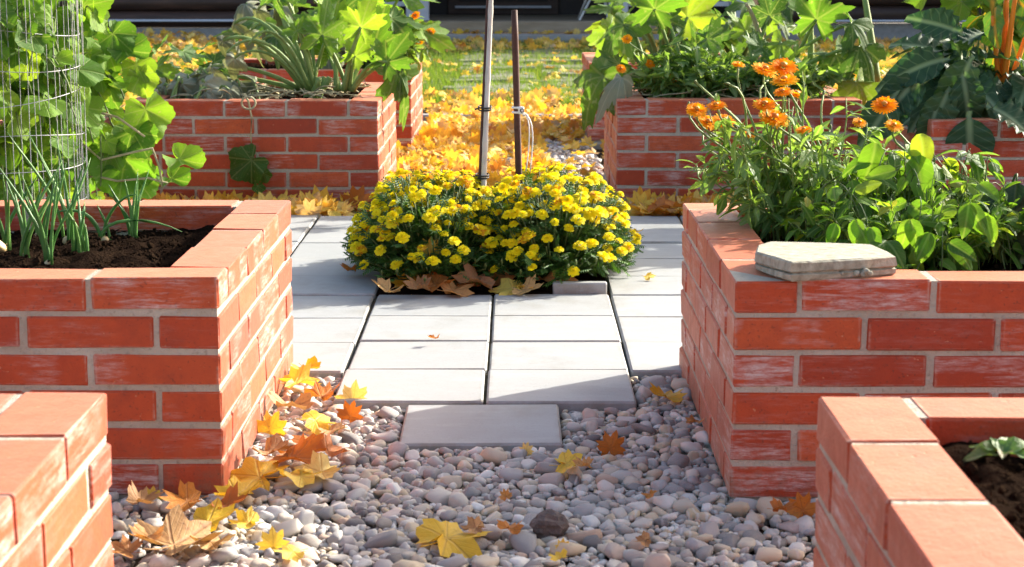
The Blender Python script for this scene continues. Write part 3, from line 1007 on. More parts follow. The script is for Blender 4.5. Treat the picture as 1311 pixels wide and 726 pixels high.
# ------------------------------------------------------------------ the loose stone slab on the bed corner
st = thing('stone_slab', 'weathered grey stone slab lying on the near corner of the right bed', 'stone slab', (.60, 3.60, .441))
o = st.location
pol = [(.527, 3.480), (.60, 3.505), (.68, 3.525), (.742, 3.556), (.738, 3.62), (.722, 3.705), (.64, 3.722), (.520, 3.735), (.488, 3.69), (.474, 3.605), (.50, 3.54)]
mb = MB()
def ring(z, off, jit):
    R = random.Random(int(z * 10000))
    cc = Vector((.605, 3.61))
    out = []
    for x, y in pol:
        d = Vector((x, y)) - cc
        d = d * (1 + off / d.length) + Vector((R.uniform(-jit, jit), R.uniform(-jit, jit)))
        out.append((cc.x + d.x - o.x, cc.y + d.y - o.y, z + R.uniform(-.001, .001)))
    return out
layers = [(.000, -.004, .001), (.004, .001, .002), (.013, .002, .002), (.0145, -.006, .003), (.017, -.004, .003), (.019, .002, .002), (.036, .001, .001), (.039, -.003, .001)]
n = len(pol)
V, F = [], []
for z, off, j in layers:
    V += ring(z, off, j)
for k in range(len(layers) - 1):
    for i in range(n):
        F.append((k * n + i, k * n + (i + 1) % n, (k + 1) * n + (i + 1) % n, (k + 1) * n + i))
F += [tuple(range(n - 1, -1, -1)), tuple((len(layers) - 1) * n + i for i in range(n))]
mb.add(V, F)
mb.build('stone', M['stone'], st, smooth=False)
mb = MB()
for k in range(9):
    V, F = PEB2[k]
    s = U(.004, .0075)
    mb.add(xf(frame((.055 + U(-.03, .03), -.085 + U(-.004, .004) + .0, .012 + U(-.003, .004)), rv(), rv(), s), V), F)
mb.build('mortar_lump', M['stone'], st)

# ------------------------------------------------------------------ spring onions
onion_spec = [  # u, v of the base, leaves, height, label
    (30, 330, 7, .30, 'leftmost clump of spring onions at the photo edge, near left bed'),
    (100, 325, 6, .22, 'low spring onion beside the tall clump in the near left bed'),
    (48, 300, 5, .24, 'spring onion growing by the cream onion bulb, near left bed'),
    (62, 338, 8, .34, 'tall upright clump of spring onions close to the front wall, near left bed'),
    (85, 308, 6, .36, 'tallest spring onion leaves left of centre in the near left bed'),
    (107, 328, 5, .17, 'small spring onion with short leaves in the middle of the near left bed'),
    (134, 308, 5, .16, 'spring onion with leaves bent flat along the soil, near left bed'),
    (170, 304, 7, .22, 'fanned spring onion by the back wall, rightmost in the near left bed'),
    (8, 318, 6, .26, 'spring onion half cut off by the left photo edge, near left bed'),
]
for k, (u, v, nl, h, lab) in enumerate(onion_spec):
    p = on(u, v, .372)
    p.y = min(max(p.y, 3.68), 4.5)
    p = Vector((at(u, v, p.y).x, p.y, .368))
    t = thing('spring_onion', lab, 'spring onion', p, 'spring onions in the near left bed')
    for j in range(nl):
        a = U(0, 6.28)
        sp = U(.10, .95)
        L = h * U(.45, .78)
        b0 = Vector((U(-.012, .012), U(-.012, .012), 0))
        if k == 6 and j < 3:
            ax = (1, -.6, .5)[j]
            tip = Vector((ax * .19, -.03 * j, .025 + .05 * j))
            pts = bez(b0, b0 + Vector((0, 0, .07)), tip * .6 + Vector((0, 0, .05)), tip, 9)
        else:
            tip = b0 + Vector((math.cos(a) * L * sp * .6, math.sin(a) * L * sp * .6, L))
            pts = bez(b0, b0 + Vector((0, 0, L * .4)), b0.lerp(tip, .6) + Vector((0, 0, L * .08)), tip, 9)
        mb = MB()
        tube(mb, pts, np.array([.0048, .005, .0052, .0052, .005, .0044, .0036, .0024, .0008]) * U(.65, .9), 7, random.random())
        mb.build('leaf', M['onion'], t)
    mb = MB()
    V, F = I2
    mb.add(V * np.array([.011, .011, .013]) + np.array([0, 0, .002]), F)
    mb.build('bulb', M['onion_bulb'], t)
bp = on(48, 282, .39)
mb = MB()
V, F = lump(I3, .15, 1.5, 5)
mb.add(V * np.array([.036, .018, .016]), F)
t = mb.build('onion_bulb', M['onion_bulb'], None, mtx=Matrix.Translation((bp.x, 4.25, .392)) @ Matrix.Rotation(.5, 4, 'Z') @ Matrix.Rotation(.5, 4, 'Y'))
t['label'], t['category'] = 'pale cream onion bulb lying on the soil of the near left bed', 'onion bulb'

def tuft(label, p, n, L, mat, wd=.1, spread=1.0, group=None, name='weed', cat='weed'):
    t = thing(name, label, cat, p, group)
    for j in range(n):
        a = 6.28 * j / n + U(-.3, .3)
        d = Vector((math.cos(a) * spread, math.sin(a) * spread, U(.3, 1.2)))
        put_leaf(t, LV['spoon'][j % 4], Vector(p), d, Vector((0, 0, 1)), (L * wd / .17 * U(.8, 1.2), L * U(.7, 1.1), L))
    return t
tuft('tiny green weed sprouting in front of the onions, near left bed', Vector((at(186, 332, 3.78).x, 3.78, .372)), 9, .035, 'bean', .07)

# ------------------------------------------------------------------ generic plant builders
def leafy(root, lib_, n, centre, rad, size, up=.8, out=.6, hang=.3, stems=None, front=0.0, base=None, clip=None):
    """n single leaves spread over an ellipsoid, each with its own petiole"""
    sm = MB()
    c = Vector(centre)
    for k in range(n):
        for _ in range(20):
            d = rv()
            q = U(.45, 1.0)
            p = c + Vector((d.x * rad[0], d.y * rad[1], d.z * rad[2])) * q
            if clip is None or clip(p):
                break
        o_ = Vector((d.x, d.y, .2 * d.z))
        nrm = (Vector((0, 0, up)) + o_ * out + rv() * .5 + Vector((0, -front, 0))).normalized()
        dr = (o_ * .7 + Vector((0, 0, -hang)) + rv() * .6).normalized()
        dr = (dr - nrm * dr.dot(nrm)).normalized()
        s = U(*size)
        put_leaf(root, random.choice(lib_), p, dr, nrm, (s * U(.85, 1.1), s, s * U(.7, 1.3)))
        if stems:
            b = (Vector(base) if base is not None else c - Vector((0, 0, rad[2]))) + Vector((U(-.6, .6) * rad[0], U(-.6, .6) * rad[1], 0))
            if base is None:
                b = p + Vector((U(-.06, .06), U(-.06, .06), -U(.06, .14)))
            pts = bez(b, b.lerp(p, .3) + Vector((0, 0, .06)), p - dr * .06 + Vector((0, 0, .01)), p, 7)
            tube(sm, pts - np.array(root.location), np.linspace(stems * 1.3, stems * .7, 7), 5, random.random())
    if stems:
        sm.build('stems', M['stalk_d'] if stems < .004 else M['stalk'], root, kind='stuff')

def stalked(root, base, tip, lf, size, rad=.011, arch=.15, mat='stalk', ldir=None, lnrm=None, hang=.2, sub=True):
    """a thick stalk from base to tip carrying one leaf (leaf = None: bare stalk)"""
    b, e = Vector(base), Vector(tip)
    mid = b.lerp(e, .5) + Vector((0, 0, arch))
    h = Vector((e.x - b.x, e.y - b.y, 0))
    pts = bez(b, b.lerp(mid, .6) + Vector((0, 0, arch * .5)), mid.lerp(e, .4) + Vector((0, 0, arch * .6)), e, 12)
    mb = MB()
    tube(mb, pts - np.array(root.location), np.linspace(rad * 1.25, rad * .62, 12), 8, random.random())
    sk = mb.build('stalk', M[mat], root)
    if lf is not None:
        d = Vector(pts[-1] - pts[-2])
        d.z -= hang * d.length
        ld = Vector(ldir) if ldir else d
        ln = Vector(lnrm) if lnrm else Vector((U(-.4, .4), U(-.9, .1), 1))
        put_leaf(root, lf, e, ld, ln, size)
    return sk

def zucchini(label, base, n, reach, height, libs, size, rad=.012, az=(0, 6.28), mat='stalk', group='squash and zucchini plants', name='zucchini_plant', cat='zucchini plant'):
    t = thing(name, label, cat, base, group)
    b = Vector(base)
    for k in range(n):
        a = az[0] + (az[1] - az[0]) * (k + U(.1, .9)) / n
        rc, hh = reach * U(.45, 1.0), height * U(.55, 1.1)
        tip = b + Vector((math.cos(a) * rc, math.sin(a) * rc, hh))
        s = U(*size)
        lf = random.choice(LV[random.choice(libs)])
        stalked(t, b + Vector((math.cos(a) * .03, math.sin(a) * .03, 0)), tip, lf, (s, s, s), rad * U(.7, 1.1), U(.04, .16), mat,
                lnrm=(math.cos(a) * .5 + U(-.3, .3), math.sin(a) * .4 - .35, 1), ldir=(math.cos(a), math.sin(a), U(-.6, .1)))
    return t

def debris(name, label, x0, x1, y0, y1, z, n, cat='plant debris', group=None, parent=None):
    """dry stems, curled leaves lying on a bed"""
    mb = MB()
    for k in range(n):
        p = Vector((U(x0, x1), U(y0, y1), z + U(0, .03)))
        a = U(0, 6.28)
        d = Vector((math.cos(a), math.sin(a), U(-.1, .25)))
        L = U(.05, .22)
        tube(mb, bez(p, p + d * L * .3 + Vector((0, 0, .02)), p + d * L * .7 + rv() * .03, p + d * L, 6), U(.0015, .004), 4, random.random())
    o = mb.build(name, M['stalk_w'], parent)
    if parent is None:
        o['label'], o['category'] = label, cat
    o['kind'] = 'stuff'
    return o

def flower_on(root, p, me, s, up, stem_base=None, centre=True, name='flower'):
    up = Vector(up).normalized()
    fo = obj(name, me, root, mtx=frame(Vector(p) - root.location, Quaternion(up, U(0, 6.28)) @ up.orthogonal(), up, s))
    if centre:
        obj('flower_centre', cal_c, fo)
    if stem_base is not None:
        b = Vector(stem_base)
        mb = MB()
        tube(mb, bez(b, b.lerp(Vector(p), .4) + Vector((0, 0, .05)), Vector(p) - up * .08, Vector(p), 8) - np.array(root.location), np.linspace(.0035, .0024, 8), 5)
        mb.build('flower_stem', M['stalk'], root)
    return fo

def bushy(root, base, stems, spread, height, leaves, lsize, vf, mat, lean=(0, 0), dens=1.0, stem_r=.003):
    sm, fo = MB(), MB()
    b = Vector(base)
    tips = []
    for k in range(stems):
        a, q = U(0, 6.283), math.sqrt(U(0, 1))
        tip = b + Vector((math.cos(a) * spread[0] * q + lean[0], math.sin(a) * spread[1] * q + lean[1], height * U(.55, 1.05) * (1 - .35 * q)))
        s0 = b + Vector((math.cos(a) * spread[0] * q * .45, math.sin(a) * spread[1] * q * .45, 0))
        pts = bez(s0, s0 + Vector((0, 0, height * .3)), tip - Vector((0, 0, height * .25)) + rv() * .03, tip, 8)
        tube(sm, pts - np.array(b), np.linspace(stem_r, stem_r * .5, 8), 5, random.random())
        tips.append(tip)
        for j in range(leaves):
            f = U(.12, 1) * 6.99
            i0 = int(f)
            p = Vector(pts[i0] * (1 - f + i0) + pts[i0 + 1] * (f - i0))
            d = (rv() + Vector((0, 0, .35)) + Vector((math.cos(a), math.sin(a), 0)) * .4).normalized()
            L = U(*lsize)
            add_vf(fo, random.choice(vf), frame(p - b, d, (rv() * .5 + Vector((0, 0, 1))), (L * U(.8, 1.2), L, L)), random.random())
    sm.build('stems', M['stalk'], root, kind='stuff')
    fo.build('foliage', M[mat], root, kind='stuff')
    return tips

# ------------------------------------------------------------------ right near bed: calendula, beans, seedling
cb = Vector((.66, 4.34, .385))
t = thing('calendula_plant', 'bushy calendula with orange flowers at the back corner of the right bed', 'calendula', cb, 'calendulas')
bushy(t, cb, 58, (.24, .22), .43, 17, (.035, .075), VF_LANCE + VF_SPOON[:3], 'calendula', lean=(-.03, 0))
FL = [(979, 90, .026), (1003, 86, .027), (1004, 104, .027), (892, 141, .021), (917, 136, .020), (979, 134, .021), (991, 152, .029), (927, 155, .022), (906, 157, .022), (945, 83, .014),
      (1020, 122, .024), (1029, 167, .016), (1002, 118, .017), (958, 172, .014)]
for u, v, s in FL:
    Y = 4.28 + U(-.12, .14)
    p = at(u, v, Y)
    flower_on(t, p, random.choice(cal_me), s * 1.3, (U(-.35, .35), -U(.1, .7), 1), cb + Vector((U(-.12, .12), U(-.1, .1), .15)))
for k in range(10):       # seed heads and buds on bare stems
    p = cb + Vector((U(-.27, .12), U(-.15, .15), U(.24, .40)))
    flower_on(t, p, random.choice(bud_me), .010, rv() + Vector((0, 0, 1)), cb + Vector((U(-.1, .1), U(-.1, .1), .1)), False, 'seed_head')
t2 = thing('calendula_plant', 'slender calendula with two orange flowers among the bean leaves, right bed', 'calendula', (1.0, 4.30, .385), 'calendulas')
bushy(t2, (1.0, 4.30, .385), 14, (.12, .10), .30, 14, (.04, .08), VF_LANCE, 'calendula')
for u, v, s in ((1132, 135, .031), (1100, 157, .018), (1144, 161, .023)):
    flower_on(t2, at(u, v, 4.28), random.choice(cal_me), s, (U(-.2, .3), -.7, 1), Vector((1.0, 4.3, .5)))
cl = lambda p: p.z > .39 and p.y > 3.86
for lab, c, rad, n, sz in (('leafy bean plant filling the gap between calendula and bean bushes, right bed', (.76, 4.12, .49), (.14, .20, .11), 95, (.04, .07)),
                           ('bright green bean plant in the middle of the right bed, behind the stone slab', (.86, 4.18, .51), (.18, .22, .13), 120, (.045, .075)),
                           ('tall bean plant with the largest lime leaves, right bed beside the kale', (1.00, 4.20, .50), (.17, .22, .125), 110, (.05, .085)),
                           ('low bean plant with yellowing leaves at the soil edge, right bed', (.98, 3.98, .45), (.22, .18, .07), 62, (.045, .075)),
                           ('bean plant with half withered leaves below the kale, right bed', (1.20, 4.06, .44), (.12, .22, .07), 46, (.045, .08))):
    t = thing('bean_plant', lab, 'bean plant', (c[0], c[1], .385), 'bean plants in the right bed')
    leafy(t, LV['bean'], n, c, rad, sz, .95, .6, .25, .0013, .35, clip=cl)
    if 'tall' in lab:
        for u, v, s in ((1121, 195, .11), (1178, 183, .10), (1172, 212, .12), (1190, 250, .08)):
            put_leaf(t, random.choice(LV['bean']), at(u, v - 12, 4.12), (U(-.3, .3), -.3, -1), (U(-.2, .4), -1, .4), s)
    if 'low' in lab:
        for u, v, s, d in ((1240, 275, .075, -1), (1165, 295, .07, -1), (1095, 295, .065, -1), (1215, 325, .07, -.3), (1135, 322, .075, -.1), (1190, 312, .065, -1), (1262, 290, .06, -1), (1115, 305, .06, -1), (1070, 300, .05, -1)):
            p = at(u, v - 14, 3.78)
            put_leaf(t, random.choice(LV['bean']), p, (U(-.6, .6), -.4, d), (U(-.3, .3), -1, .5), s)
t = thing('weed_patch', 'tangle of small leaved weeds between the bean plants, right bed', 'weeds', (.92, 4.05, .385))
bushy(t, (.92, 4.05, .385), 90, (.32, .20), .22, 16, (.022, .05), VF_SPOON, 'bean', stem_r=.002)
t = thing('dark_leaf_plant', 'dark green and purplish leafy plant at the right photo edge, right bed', 'leafy plant', (1.27, 4.0, .385))
leafy(t, LV['dark'], 95, (1.26, 4.05, .50), (.20, .25, .12), (.07, .12), .5, .7, .7, .0028, .8, clip=cl)
t = thing('vine_plant', 'pale leafed runner creeping over the top right edge of the bean bed', 'vine', (1.32, 4.2, .385))
leafy(t, LV['bean'], 16, (1.28, 4.2, .63), (.10, .10, .06), (.05, .09), .8, .5, .2, .002, .2, clip=cl)
sp = on(1013, 308, .40)
t = thing('spinach_seedling', 'bright green seedling with six leaves behind the stone slab', 'seedling', (.66, 3.86, .385))
for a, L, el in ((2.9, .075, .5), (.25, .085, .55), (1.4, .085, 1.3), (3.6, .07, .25), (5.4, .05, .8), (1.9, .08, 1.1)):
    put_leaf(t, LV['spoon'][int(L * 1000) % 4], t.location + Vector((0, 0, .005)), (math.cos(a), math.sin(a), el), (0, -.3, 1), (L * .95, L, L))
t = thing('spinach_seedling', 'tiny round leafed seedling right of the stone slab', 'seedling', (.80, 3.77, .385))
for k in range(9):
    a = k * 2.4
    put_leaf(t, LV['lett' if k == 99 else 'bean'][k % 4], t.location + Vector((0, 0, .012 + .003 * k)), (math.cos(a), math.sin(a), .6), (0, 0, 1), .032)

# ------------------------------------------------------------------ near right bed: lettuce seedling
t = thing('lettuce_seedling', 'small red and green seedling on the dark soil, bottom right bed', 'lettuce', (at(1286, 568, 2.36).x, 2.36, .402))
for a, L, el in ((3.3, .085, .12), (2.6, .07, .35), (1.2, .06, .7), (.3, .08, .4), (4.4, .05, .4), (5.4, .06, .3), (2.0, .05, .9)):
    put_leaf(t, LV['lett'][int(a * 10) % 4], t.location + Vector((0, 0, .008)), (math.cos(a), math.sin(a), el), (0, -.2, 1), (L * .7, L * .7, L * .7))

# ------------------------------------------------------------------ left mid bed: zucchini with long stalks, some wilted
zc = at(395, 118, 8.15)
t = thing('zucchini_plant', 'zucchini with long arching grey green stalks drooping to the left, middle left bed', 'zucchini plant', (zc.x, 8.15, .43), 'squash and zucchini plants')
b = t.location
for u0, v0, u1, v1, lf, s, ar, rad in ((395, 112, 300, 30, 'wilt', .11, .14, .014), (388, 112, 285, 52, 'wilt', .12, .10, .015), (385, 115, 270, 85, 'wilt', .12, .04, .013), (390, 118, 262, 95, None, .1, .02, .014),
                                   (398, 110, 330, 12, 'wilt', .10, .16, .011), (402, 110, 352, -12, 'zucd', .14, .12, .012), (400, 112, 428, 30, 'zucl', .16, .05, .011), (405, 112, 395, 22, None, .1, .02, .011),
                                   (396, 112, 330, 60, 'wilt', .12, .14, .010), (400, 114, 415, 60, 'zuc', .14, .04, .010), (392, 114, 300, 75, 'wilt', .14, .10, .010), (404, 112, 380, 40, 'zuc', .10, .08, .009), (396, 112, 318, 58, None, .13, .16, .011), (394, 113, 290, 68, None, .13, .14, .011), (400, 112, 320, 40, 'wilt', .08, .15, .009)):
    p0, p1 = at(u0, v0, 8.15 + U(-.05, .05)), at(u1, v1, 8.15 + U(-.22, .22))
    p0.z = max(.42, min(p0.z, .47))
    stalked(t, p0, p1, random.choice(LV[lf]) if lf else None, ((s * (.5 if lf == 'wilt' else .72),) * 3), rad * .72, ar, 'stalk', lnrm=(U(-.4, .4), -.8, .7), ldir=(U(-.5, .2), -.2, -1 if lf in ('wilt', 'zucd') else .6))
mb = MB()
for k in range(7):
    p0 = Vector((U(-.04, .04), U(-.04, .04), -.01))
    tube(mb, bez(p0, p0 + Vector((0, 0, .04)), p0 * 2 + Vector((0, 0, .07)), p0 * 2.5 + Vector((0, 0, .12)), 6), np.linspace(.02, .012, 6), 8)
mb.build('crown', M['stalk'], t)
zc = at(455, 112, 8.1)
t = thing('zucchini_plant', 'upright zucchini with bright palmate leaves at the right end, middle left bed', 'zucchini plant', (zc.x, 8.1, .43), 'squash and zucchini plants')
for u0, v0, u1, v1, lf, s, ar, rad in ((430, 115, 430, 20, 'zucl', .19, .02, .012), (440, 115, 462, 35, 'zucl', .15, .03, .014), (448, 114, 478, 62, 'zucl', .20, .04, .012), (450, 116, 495, 80, 'zucl', .15, .05, .012),
                                   (445, 115, 412, 45, 'zuc', .17, .03, .011), (452, 116, 506, 92, 'zucd', .16, .06, .011), (436, 114, 420, 70, 'zuc', .12, .02, .010), (447, 114, 455, 72, 'zucl', .12, .02, .010)):
    p0, p1 = at(u0, v0, 8.1 + U(-.05, .05)), at(u1, v1, 8.1 + U(-.18, .2))
    p0.z = max(.42, min(p0.z, .47))
    stalked(t, p0, p1, random.choice(LV[lf]), (s * .9, s * .9, s * .9), rad * .8, ar, 'stalk', lnrm=(U(-.3, .3), -.8, .8), ldir=(U(-.5, .7), .1, .5 if lf != 'zucd' else -1))
put_leaf(t, LV['zucd'][2], at(513, 95, 8.0), (.25, -.1, -1), (.5, -1, .2), (.055, .20, .12))
t = thing('wilted_squash_plant', 'collapsed squash with grey withered leaves, far left of the middle left bed', 'squash plant', (at(255, 105, 8.1).x, 8.1, .43), 'squash and zucchini plants')
leafy(t, LV['wilt'], 34, (at(255, 100, 8.1).x, 8.1, .49), (.28, .28, .08), (.06, .11), .5, .4, .8, .006, .4, clip=lambda p: p.z > .44)
leafy(t, LV['zuc'], 12, (at(240, 80, 8.3).x, 8.3, .56), (.25, .2, .12), (.08, .13), .7, .4, .3, None, .3)
debris('dry_stems', 'dry stems and shrivelled leaves strewn over the middle left bed', -1.5, -.72, 7.86, 8.6, .44, 160)
# the tendril that hangs over the front wall
t = thing('trailing_shoot', 'dry tendril with a heart shaped green leaf hanging down the middle left bed', 'vine', tuple(at(318, 128, 7.69)))
o = t.location
mb = MB()
pp = [at(u, v, 7.69) - o for u, v in ((312, 120), (318, 130), (322, 150), (321, 175), (323, 195), (328, 215), (334, 228))]
tube(mb, pp, [.006, .005, .004, .004, .0035, .003, .003], 6)
tube(mb, [at(318 + 9 * math.cos(q), 132 + 8 * math.sin(q), 7.675 - .003 * q) - o for q in np.linspace(0, 9, 24)], .0045, 5)
tube(mb, [at(u, v, 7.68) - o for u, v in ((323, 190), (330, 200), (336, 215), (340, 222))], .003, 5)
mb.build('tendril', M['stalk_w'], t)
put_leaf(t, LV['squash'][1], at(322, 205, 7.66), (-.6, -.1, -.5), (.2, -1, .35), .105)
put_leaf(t, LV['squash'][3], at(337, 222, 7.67), (.3, -.1, -1), (0, -1, .4), .04)
put_leaf(t, LV['squash'][5], at(330, 238, 7.67), (.1, -.1, -1), (.5, -1, .2), .035)

# ------------------------------------------------------------------ far left bed
c3 = at(520, 95, 10.2)
t = thing('calendula_plant', 'calendula with a cluster of orange flowers on the far left bed', 'calendula', (c3.x - .08, 10.2, .42), 'calendulas')
bushy(t, (c3.x - .08, 10.2, .42), 36, (.22, .25), .38, 22, (.06, .10), VF_LANCE + VF_SPOON, 'calendula')
for u, v, s in ((522, 32, .035), (532, 20, .03), (540, 33, .034), (517, 27, .03), (528, 42, .034), (514, 40, .03), (551, 41, .032), (537, 54, .027), (508, 20, .03), (480, 33, .034), (495, 55, .03)):
    flower_on(t, at(u, v, 10.15 + U(-.15, .15)), random.choice(cal_me), s * .95, (U(-.4, .4), -.8, .8), Vector((c3.x - .08 + U(-.1, .1), 10.2, .55)))
zucchini('zucchini with lime leaves left of the calendula, far left bed', (at(465, 90, 10.2).x, 10.2, .43), 11, .38, .40, ('zucl', 'zuc'), (.14, .2), .011)
zucchini('dull green squash in the back of the far left bed', (-1.25, 10.3, .43), 10, .42, .36, ('zuc', 'wilt', 'zucd'), (.13, .19), .011)

# ------------------------------------------------------------------ right mid bed and the beds beyond
t = thing('squash_plant', 'squash whose big ragged leaf hangs over the left wall, middle right bed', 'squash plant', (.66, 8.25, .43), 'squash and zucchini plants')
b = t.location
for u, v, lf, s, ld, ln, ar in ((798, 32, 'zucd', .24, (-.8, -.3, -.6), (-.6, -.6, .6), .10), (783, 45, 'zucd', .22, (-.7, -.1, -1), (-.5, -1, .3), .05), (772, 98, 'zucd', .25, (-.9, -.2, -1), (-.7, -1, .2), .03),
                               (838, 12, 'zucl', .22, (.2, .2, 1), (-.2, -1, .5), .02), (855, 25, 'zuc', .18, (-.3, 0, .6), (0, -1, .6), .03), (880, 22, 'zucl', .24, (.6, .1, .6), (0, -1, .6), .03),
                               (815, 65, 'zuc', .16, (-.5, -.3, .2), (0, -.8, .8), .05), (850, 62, 'zuc', .17, (.2, -.4, .2), (0, -.7, .8), .04), (905, 50, 'zuc', .16, (.6, -.2, .1), (0, -.8, .8), .05),
                               (792, 82, 'zucl', .14, (-.5, -.5, -.1), (0, -.9, .6), .03), (870, 90, 'zucl', .13, (.3, -.6, -.1), (0, -.8, .7), .04), (825, 100, 'zuc', .14, (-.2, -.6, -.3), (0, -.9, .5), .05),
                               (890, 60, 'zuc', .16, (.2, -.4, .4), (.2, -.8, .7), .03), (930, 75, 'zuc', .15, (.6, -.4, .0), (.2, -.8, .7), .05)):
    p = at(u, v, 8.2 + U(-.2, .2))
    s0 = b + Vector((U(-.08, .12), U(-.08, .08), 0))
    stalked(t, s0, p, random.choice(LV[lf]), (s * .74, s * .74, s * .74), .010, ar, 'stalk', ld, ln)
leafy(t, LV['zuc'] + LV['zucl'], 60, (.78, 8.2, .53), (.28, .25, .10), (.05, .095), .8, .4, .2, .004, .3, clip=lambda p: p.z > .45)
put_leaf(t, LV['wilt'][0], at(795, 100, 7.85), (-.5, -.3, -.1), (0, -.6, 1), .09)
t = thing('squash_plant', 'squash with blue grey mildewed leaves behind the orange calendulas, middle right bed', 'squash plant', (1.10, 8.25, .43), 'squash and zucchini plants')
b = t.location
for u, v, lf, s, ld, ln, ar in ((1045, 25, 'zucl', .22, (.2, .1, 1), (0, -1, .5), .02), (985, 20, 'zuc', .15, (-.3, 0, 1), (-.3, -1, .5), .02), (1000, 55, 'zucd', .15, (-.4, -.4, -.5), (0, -.8, .8), .05), (1090, 30, 'zucd', .17, (.6, -.3, -.4), (.2, -.8, .7), .05),
                               (1070, 70, 'zucd', .24, (.3, -.6, -.6), (0, -.9, .6), .06), (1100, 60, 'zucd', .2, (.6, -.5, -.8), (.3, -.9, .5), .05), (1025, 80, 'zuc', .16, (-.2, -.6, -.2), (0, -.8, .8), .04), (975, 60, 'zuc', .13, (-.5, -.2, .2), (0, -.8, .8), .04),
                               (1095, 105, 'zucd', .22, (.3, -.6, -1), (.2, -1, .3), .06), (1060, 95, 'zuc', .15, (.2, -.8, -.2), (0, -.8, .8), .05), (955, 40, 'zuc', .14, (-.5, 0, .5), (0, -.9, .6), .03), (1000, 95, 'zuc', .13, (-.3, -.6, 0), (0, -.8, .8), .04)):
    p = at(u, v, 8.15 + U(-.2, .2))
    stalked(t, b + Vector((U(-.1, .1), U(-.08, .08), 0)), p, random.choice(LV[lf]), (s * .74, s * .74, s * .74), .010, ar, 'stalk', ld, ln)
stalked(t, at(1122, 105, 8.2), at(1103, -25, 8.3), None, 1, .017, .02, 'stalk')
stalked(t, at(985, 90, 8.2), at(955, 5, 8.1), None, 1, .012, .04, 'stalk_w')
stalked(t, at(1038, 80, 8.2), at(1037, -20, 8.2), None, 1, .012, .02, 'stalk')
leafy(t, LV['zuc'] + LV['zucd'], 46, (1.10, 8.2, .53), (.28, .25, .09), (.05, .095), .8, .4, .3, .004, .3, clip=lambda p: p.z > .45)
t = thing('calendula_plant', 'straggly calendula tangled with the squash, middle right bed', 'calendula', (.80, 8.0, .43), 'calendulas')
bushy(t, (.80, 8.0, .43), 60, (.30, .16), .26, 16, (.05, .09), VF_LANCE + VF_SPOON, 'calendula')
for u, v in ((795, 88), (797, 108), (803, 50), (832, 82), (862, 100), (945, 84)):
    flower_on(t, at(u, v, 7.95), random.choice(cal_me), .024, (U(-.4, .4), -.8, .6), Vector((.8, 8.0, .45)))
t = thing('weed_patch', 'tangle of thin green weeds under the mildewed squash, middle right bed', 'weeds', (1.15, 8.0, .43))
bushy(t, (1.15, 8.0, .43), 50, (.26, .16), .20, 14, (.05, .10), VF_LANCE, 'calendula')
debris('dry_stems', 'dry grey stems lying along the front of the middle right bed', .56, 1.32, 7.88, 8.4, .445, 130)
zucchini('loose squash growing on the farthest right bed', (.85, 10.9, .43), 13, .42, .36, ('zucl', 'zuc'), (.14, .20), .011)
zucchini('second squash on the farthest right bed, nearer its right end', (1.3, 10.9, .43), 11, .42, .36, ('zuc', 'zucd'), (.14, .20), .011)

# kale and chard in the bed at the right
def kale(label, base, n, L, h, seed, hang=.5):
    t = thing('kale_plant', label, 'kale', base, 'kale plants in the right hand bed')
    b = Vector(base)
    mb = MB()
    tube(mb, [(0, 0, 0), (.01, 0, h * .3), (0, .01, h * .65)], [.02, .018, .014], 8)
    mb.build('stem', M['stalk'], t)
    for k in range(n):
        a = k * 2.4 + seed
        f = U(.25, 1)
        p = b + Vector((0, 0, h * .65 * f))
        el = 1.5 * f - hang * U(.3, 1.3)
        s = L * U(.75, 1.15)
        put_leaf(t, random.choice(LV['kale']), p, (math.cos(a), math.sin(a), el), (-math.cos(a) * .3, -math.sin(a) * .3 - .35, 1), (s * 1.05, s, s))
    return t
k1 = kale('big dark kale with pale curled ribs, left in the right hand bed', (1.74, 7.28, .41), 26, .27, .42, .3)
for u, v, s, d in ((1215, 75, .25, (-.8, -.3, -.1)), (1190, 100, .27, (-1, -.3, -.5)), (1170, 105, .26, (-.9, -.2, -1)), (1150, 115, .26, (-.7, -.2, -1)), (1235, 45, .22, (-.6, -.1, .3)), (1245, 70, .26, (-.4, -.4, -.8)), (1215, 110, .24, (-.4, -.5, -1)), (1230, 90, .24, (.2, -.5, -1)), (1200, 130, .2, (-.3, -.5, -1))):
    put_leaf(k1, random.choice(LV['kale']), at(u, v, 7.05), d, (U(-.3, .3), -1, .4), (s * 1.1, s, s))
k2 = kale('dark kale drooping over the front wall beside the chard, right hand bed', (2.02, 7.25, .41), 22, .26, .30, 1.3, .9)
put_leaf(k2, LV['kale'][1], at(1240, 142, 6.93), (.05, -.15, -1), (-.1, -1, .1), (.36, .26, .2))
put_leaf(k2, LV['kale'][4], at(1262, 135, 6.95), (.6, -.3, -.2), (0, -.7, .8), (.28, .24, .2))
kale('short kale at the far end of the right hand bed', (1.95, 7.75, .41), 16, .25, .30, 2.2, .6)
t = thing('chard_plant', 'swiss chard with a thick orange stalk at the right photo edge', 'chard', (at(1284, 108, 7.3).x, 7.3, .41))
for (u0, v0), (u1, v1), r_ in (((1284, 122), (1288, -5), .017), ((1282, 122), (1300, -10), .013), ((1280, 122), (1270, 20), .011), ((1288, 122), (1318, 30), .012)):
    a, b = at(u0, v0, 7.3), at(u1, v1, 7.3 + U(-.1, .1))
    stalked(t, a, b, random.choice(LV['chard']), .26, r_, .0, 'stalk_o', (U(-.4, .4), -.1, 1), (0, -1, .3))
leafy(t, LV['chard'], 10, (at(1290, 20, 7.35).x, 7.4, .80), (.16, .16, .14), (.14, .22), .5, .5, .2)
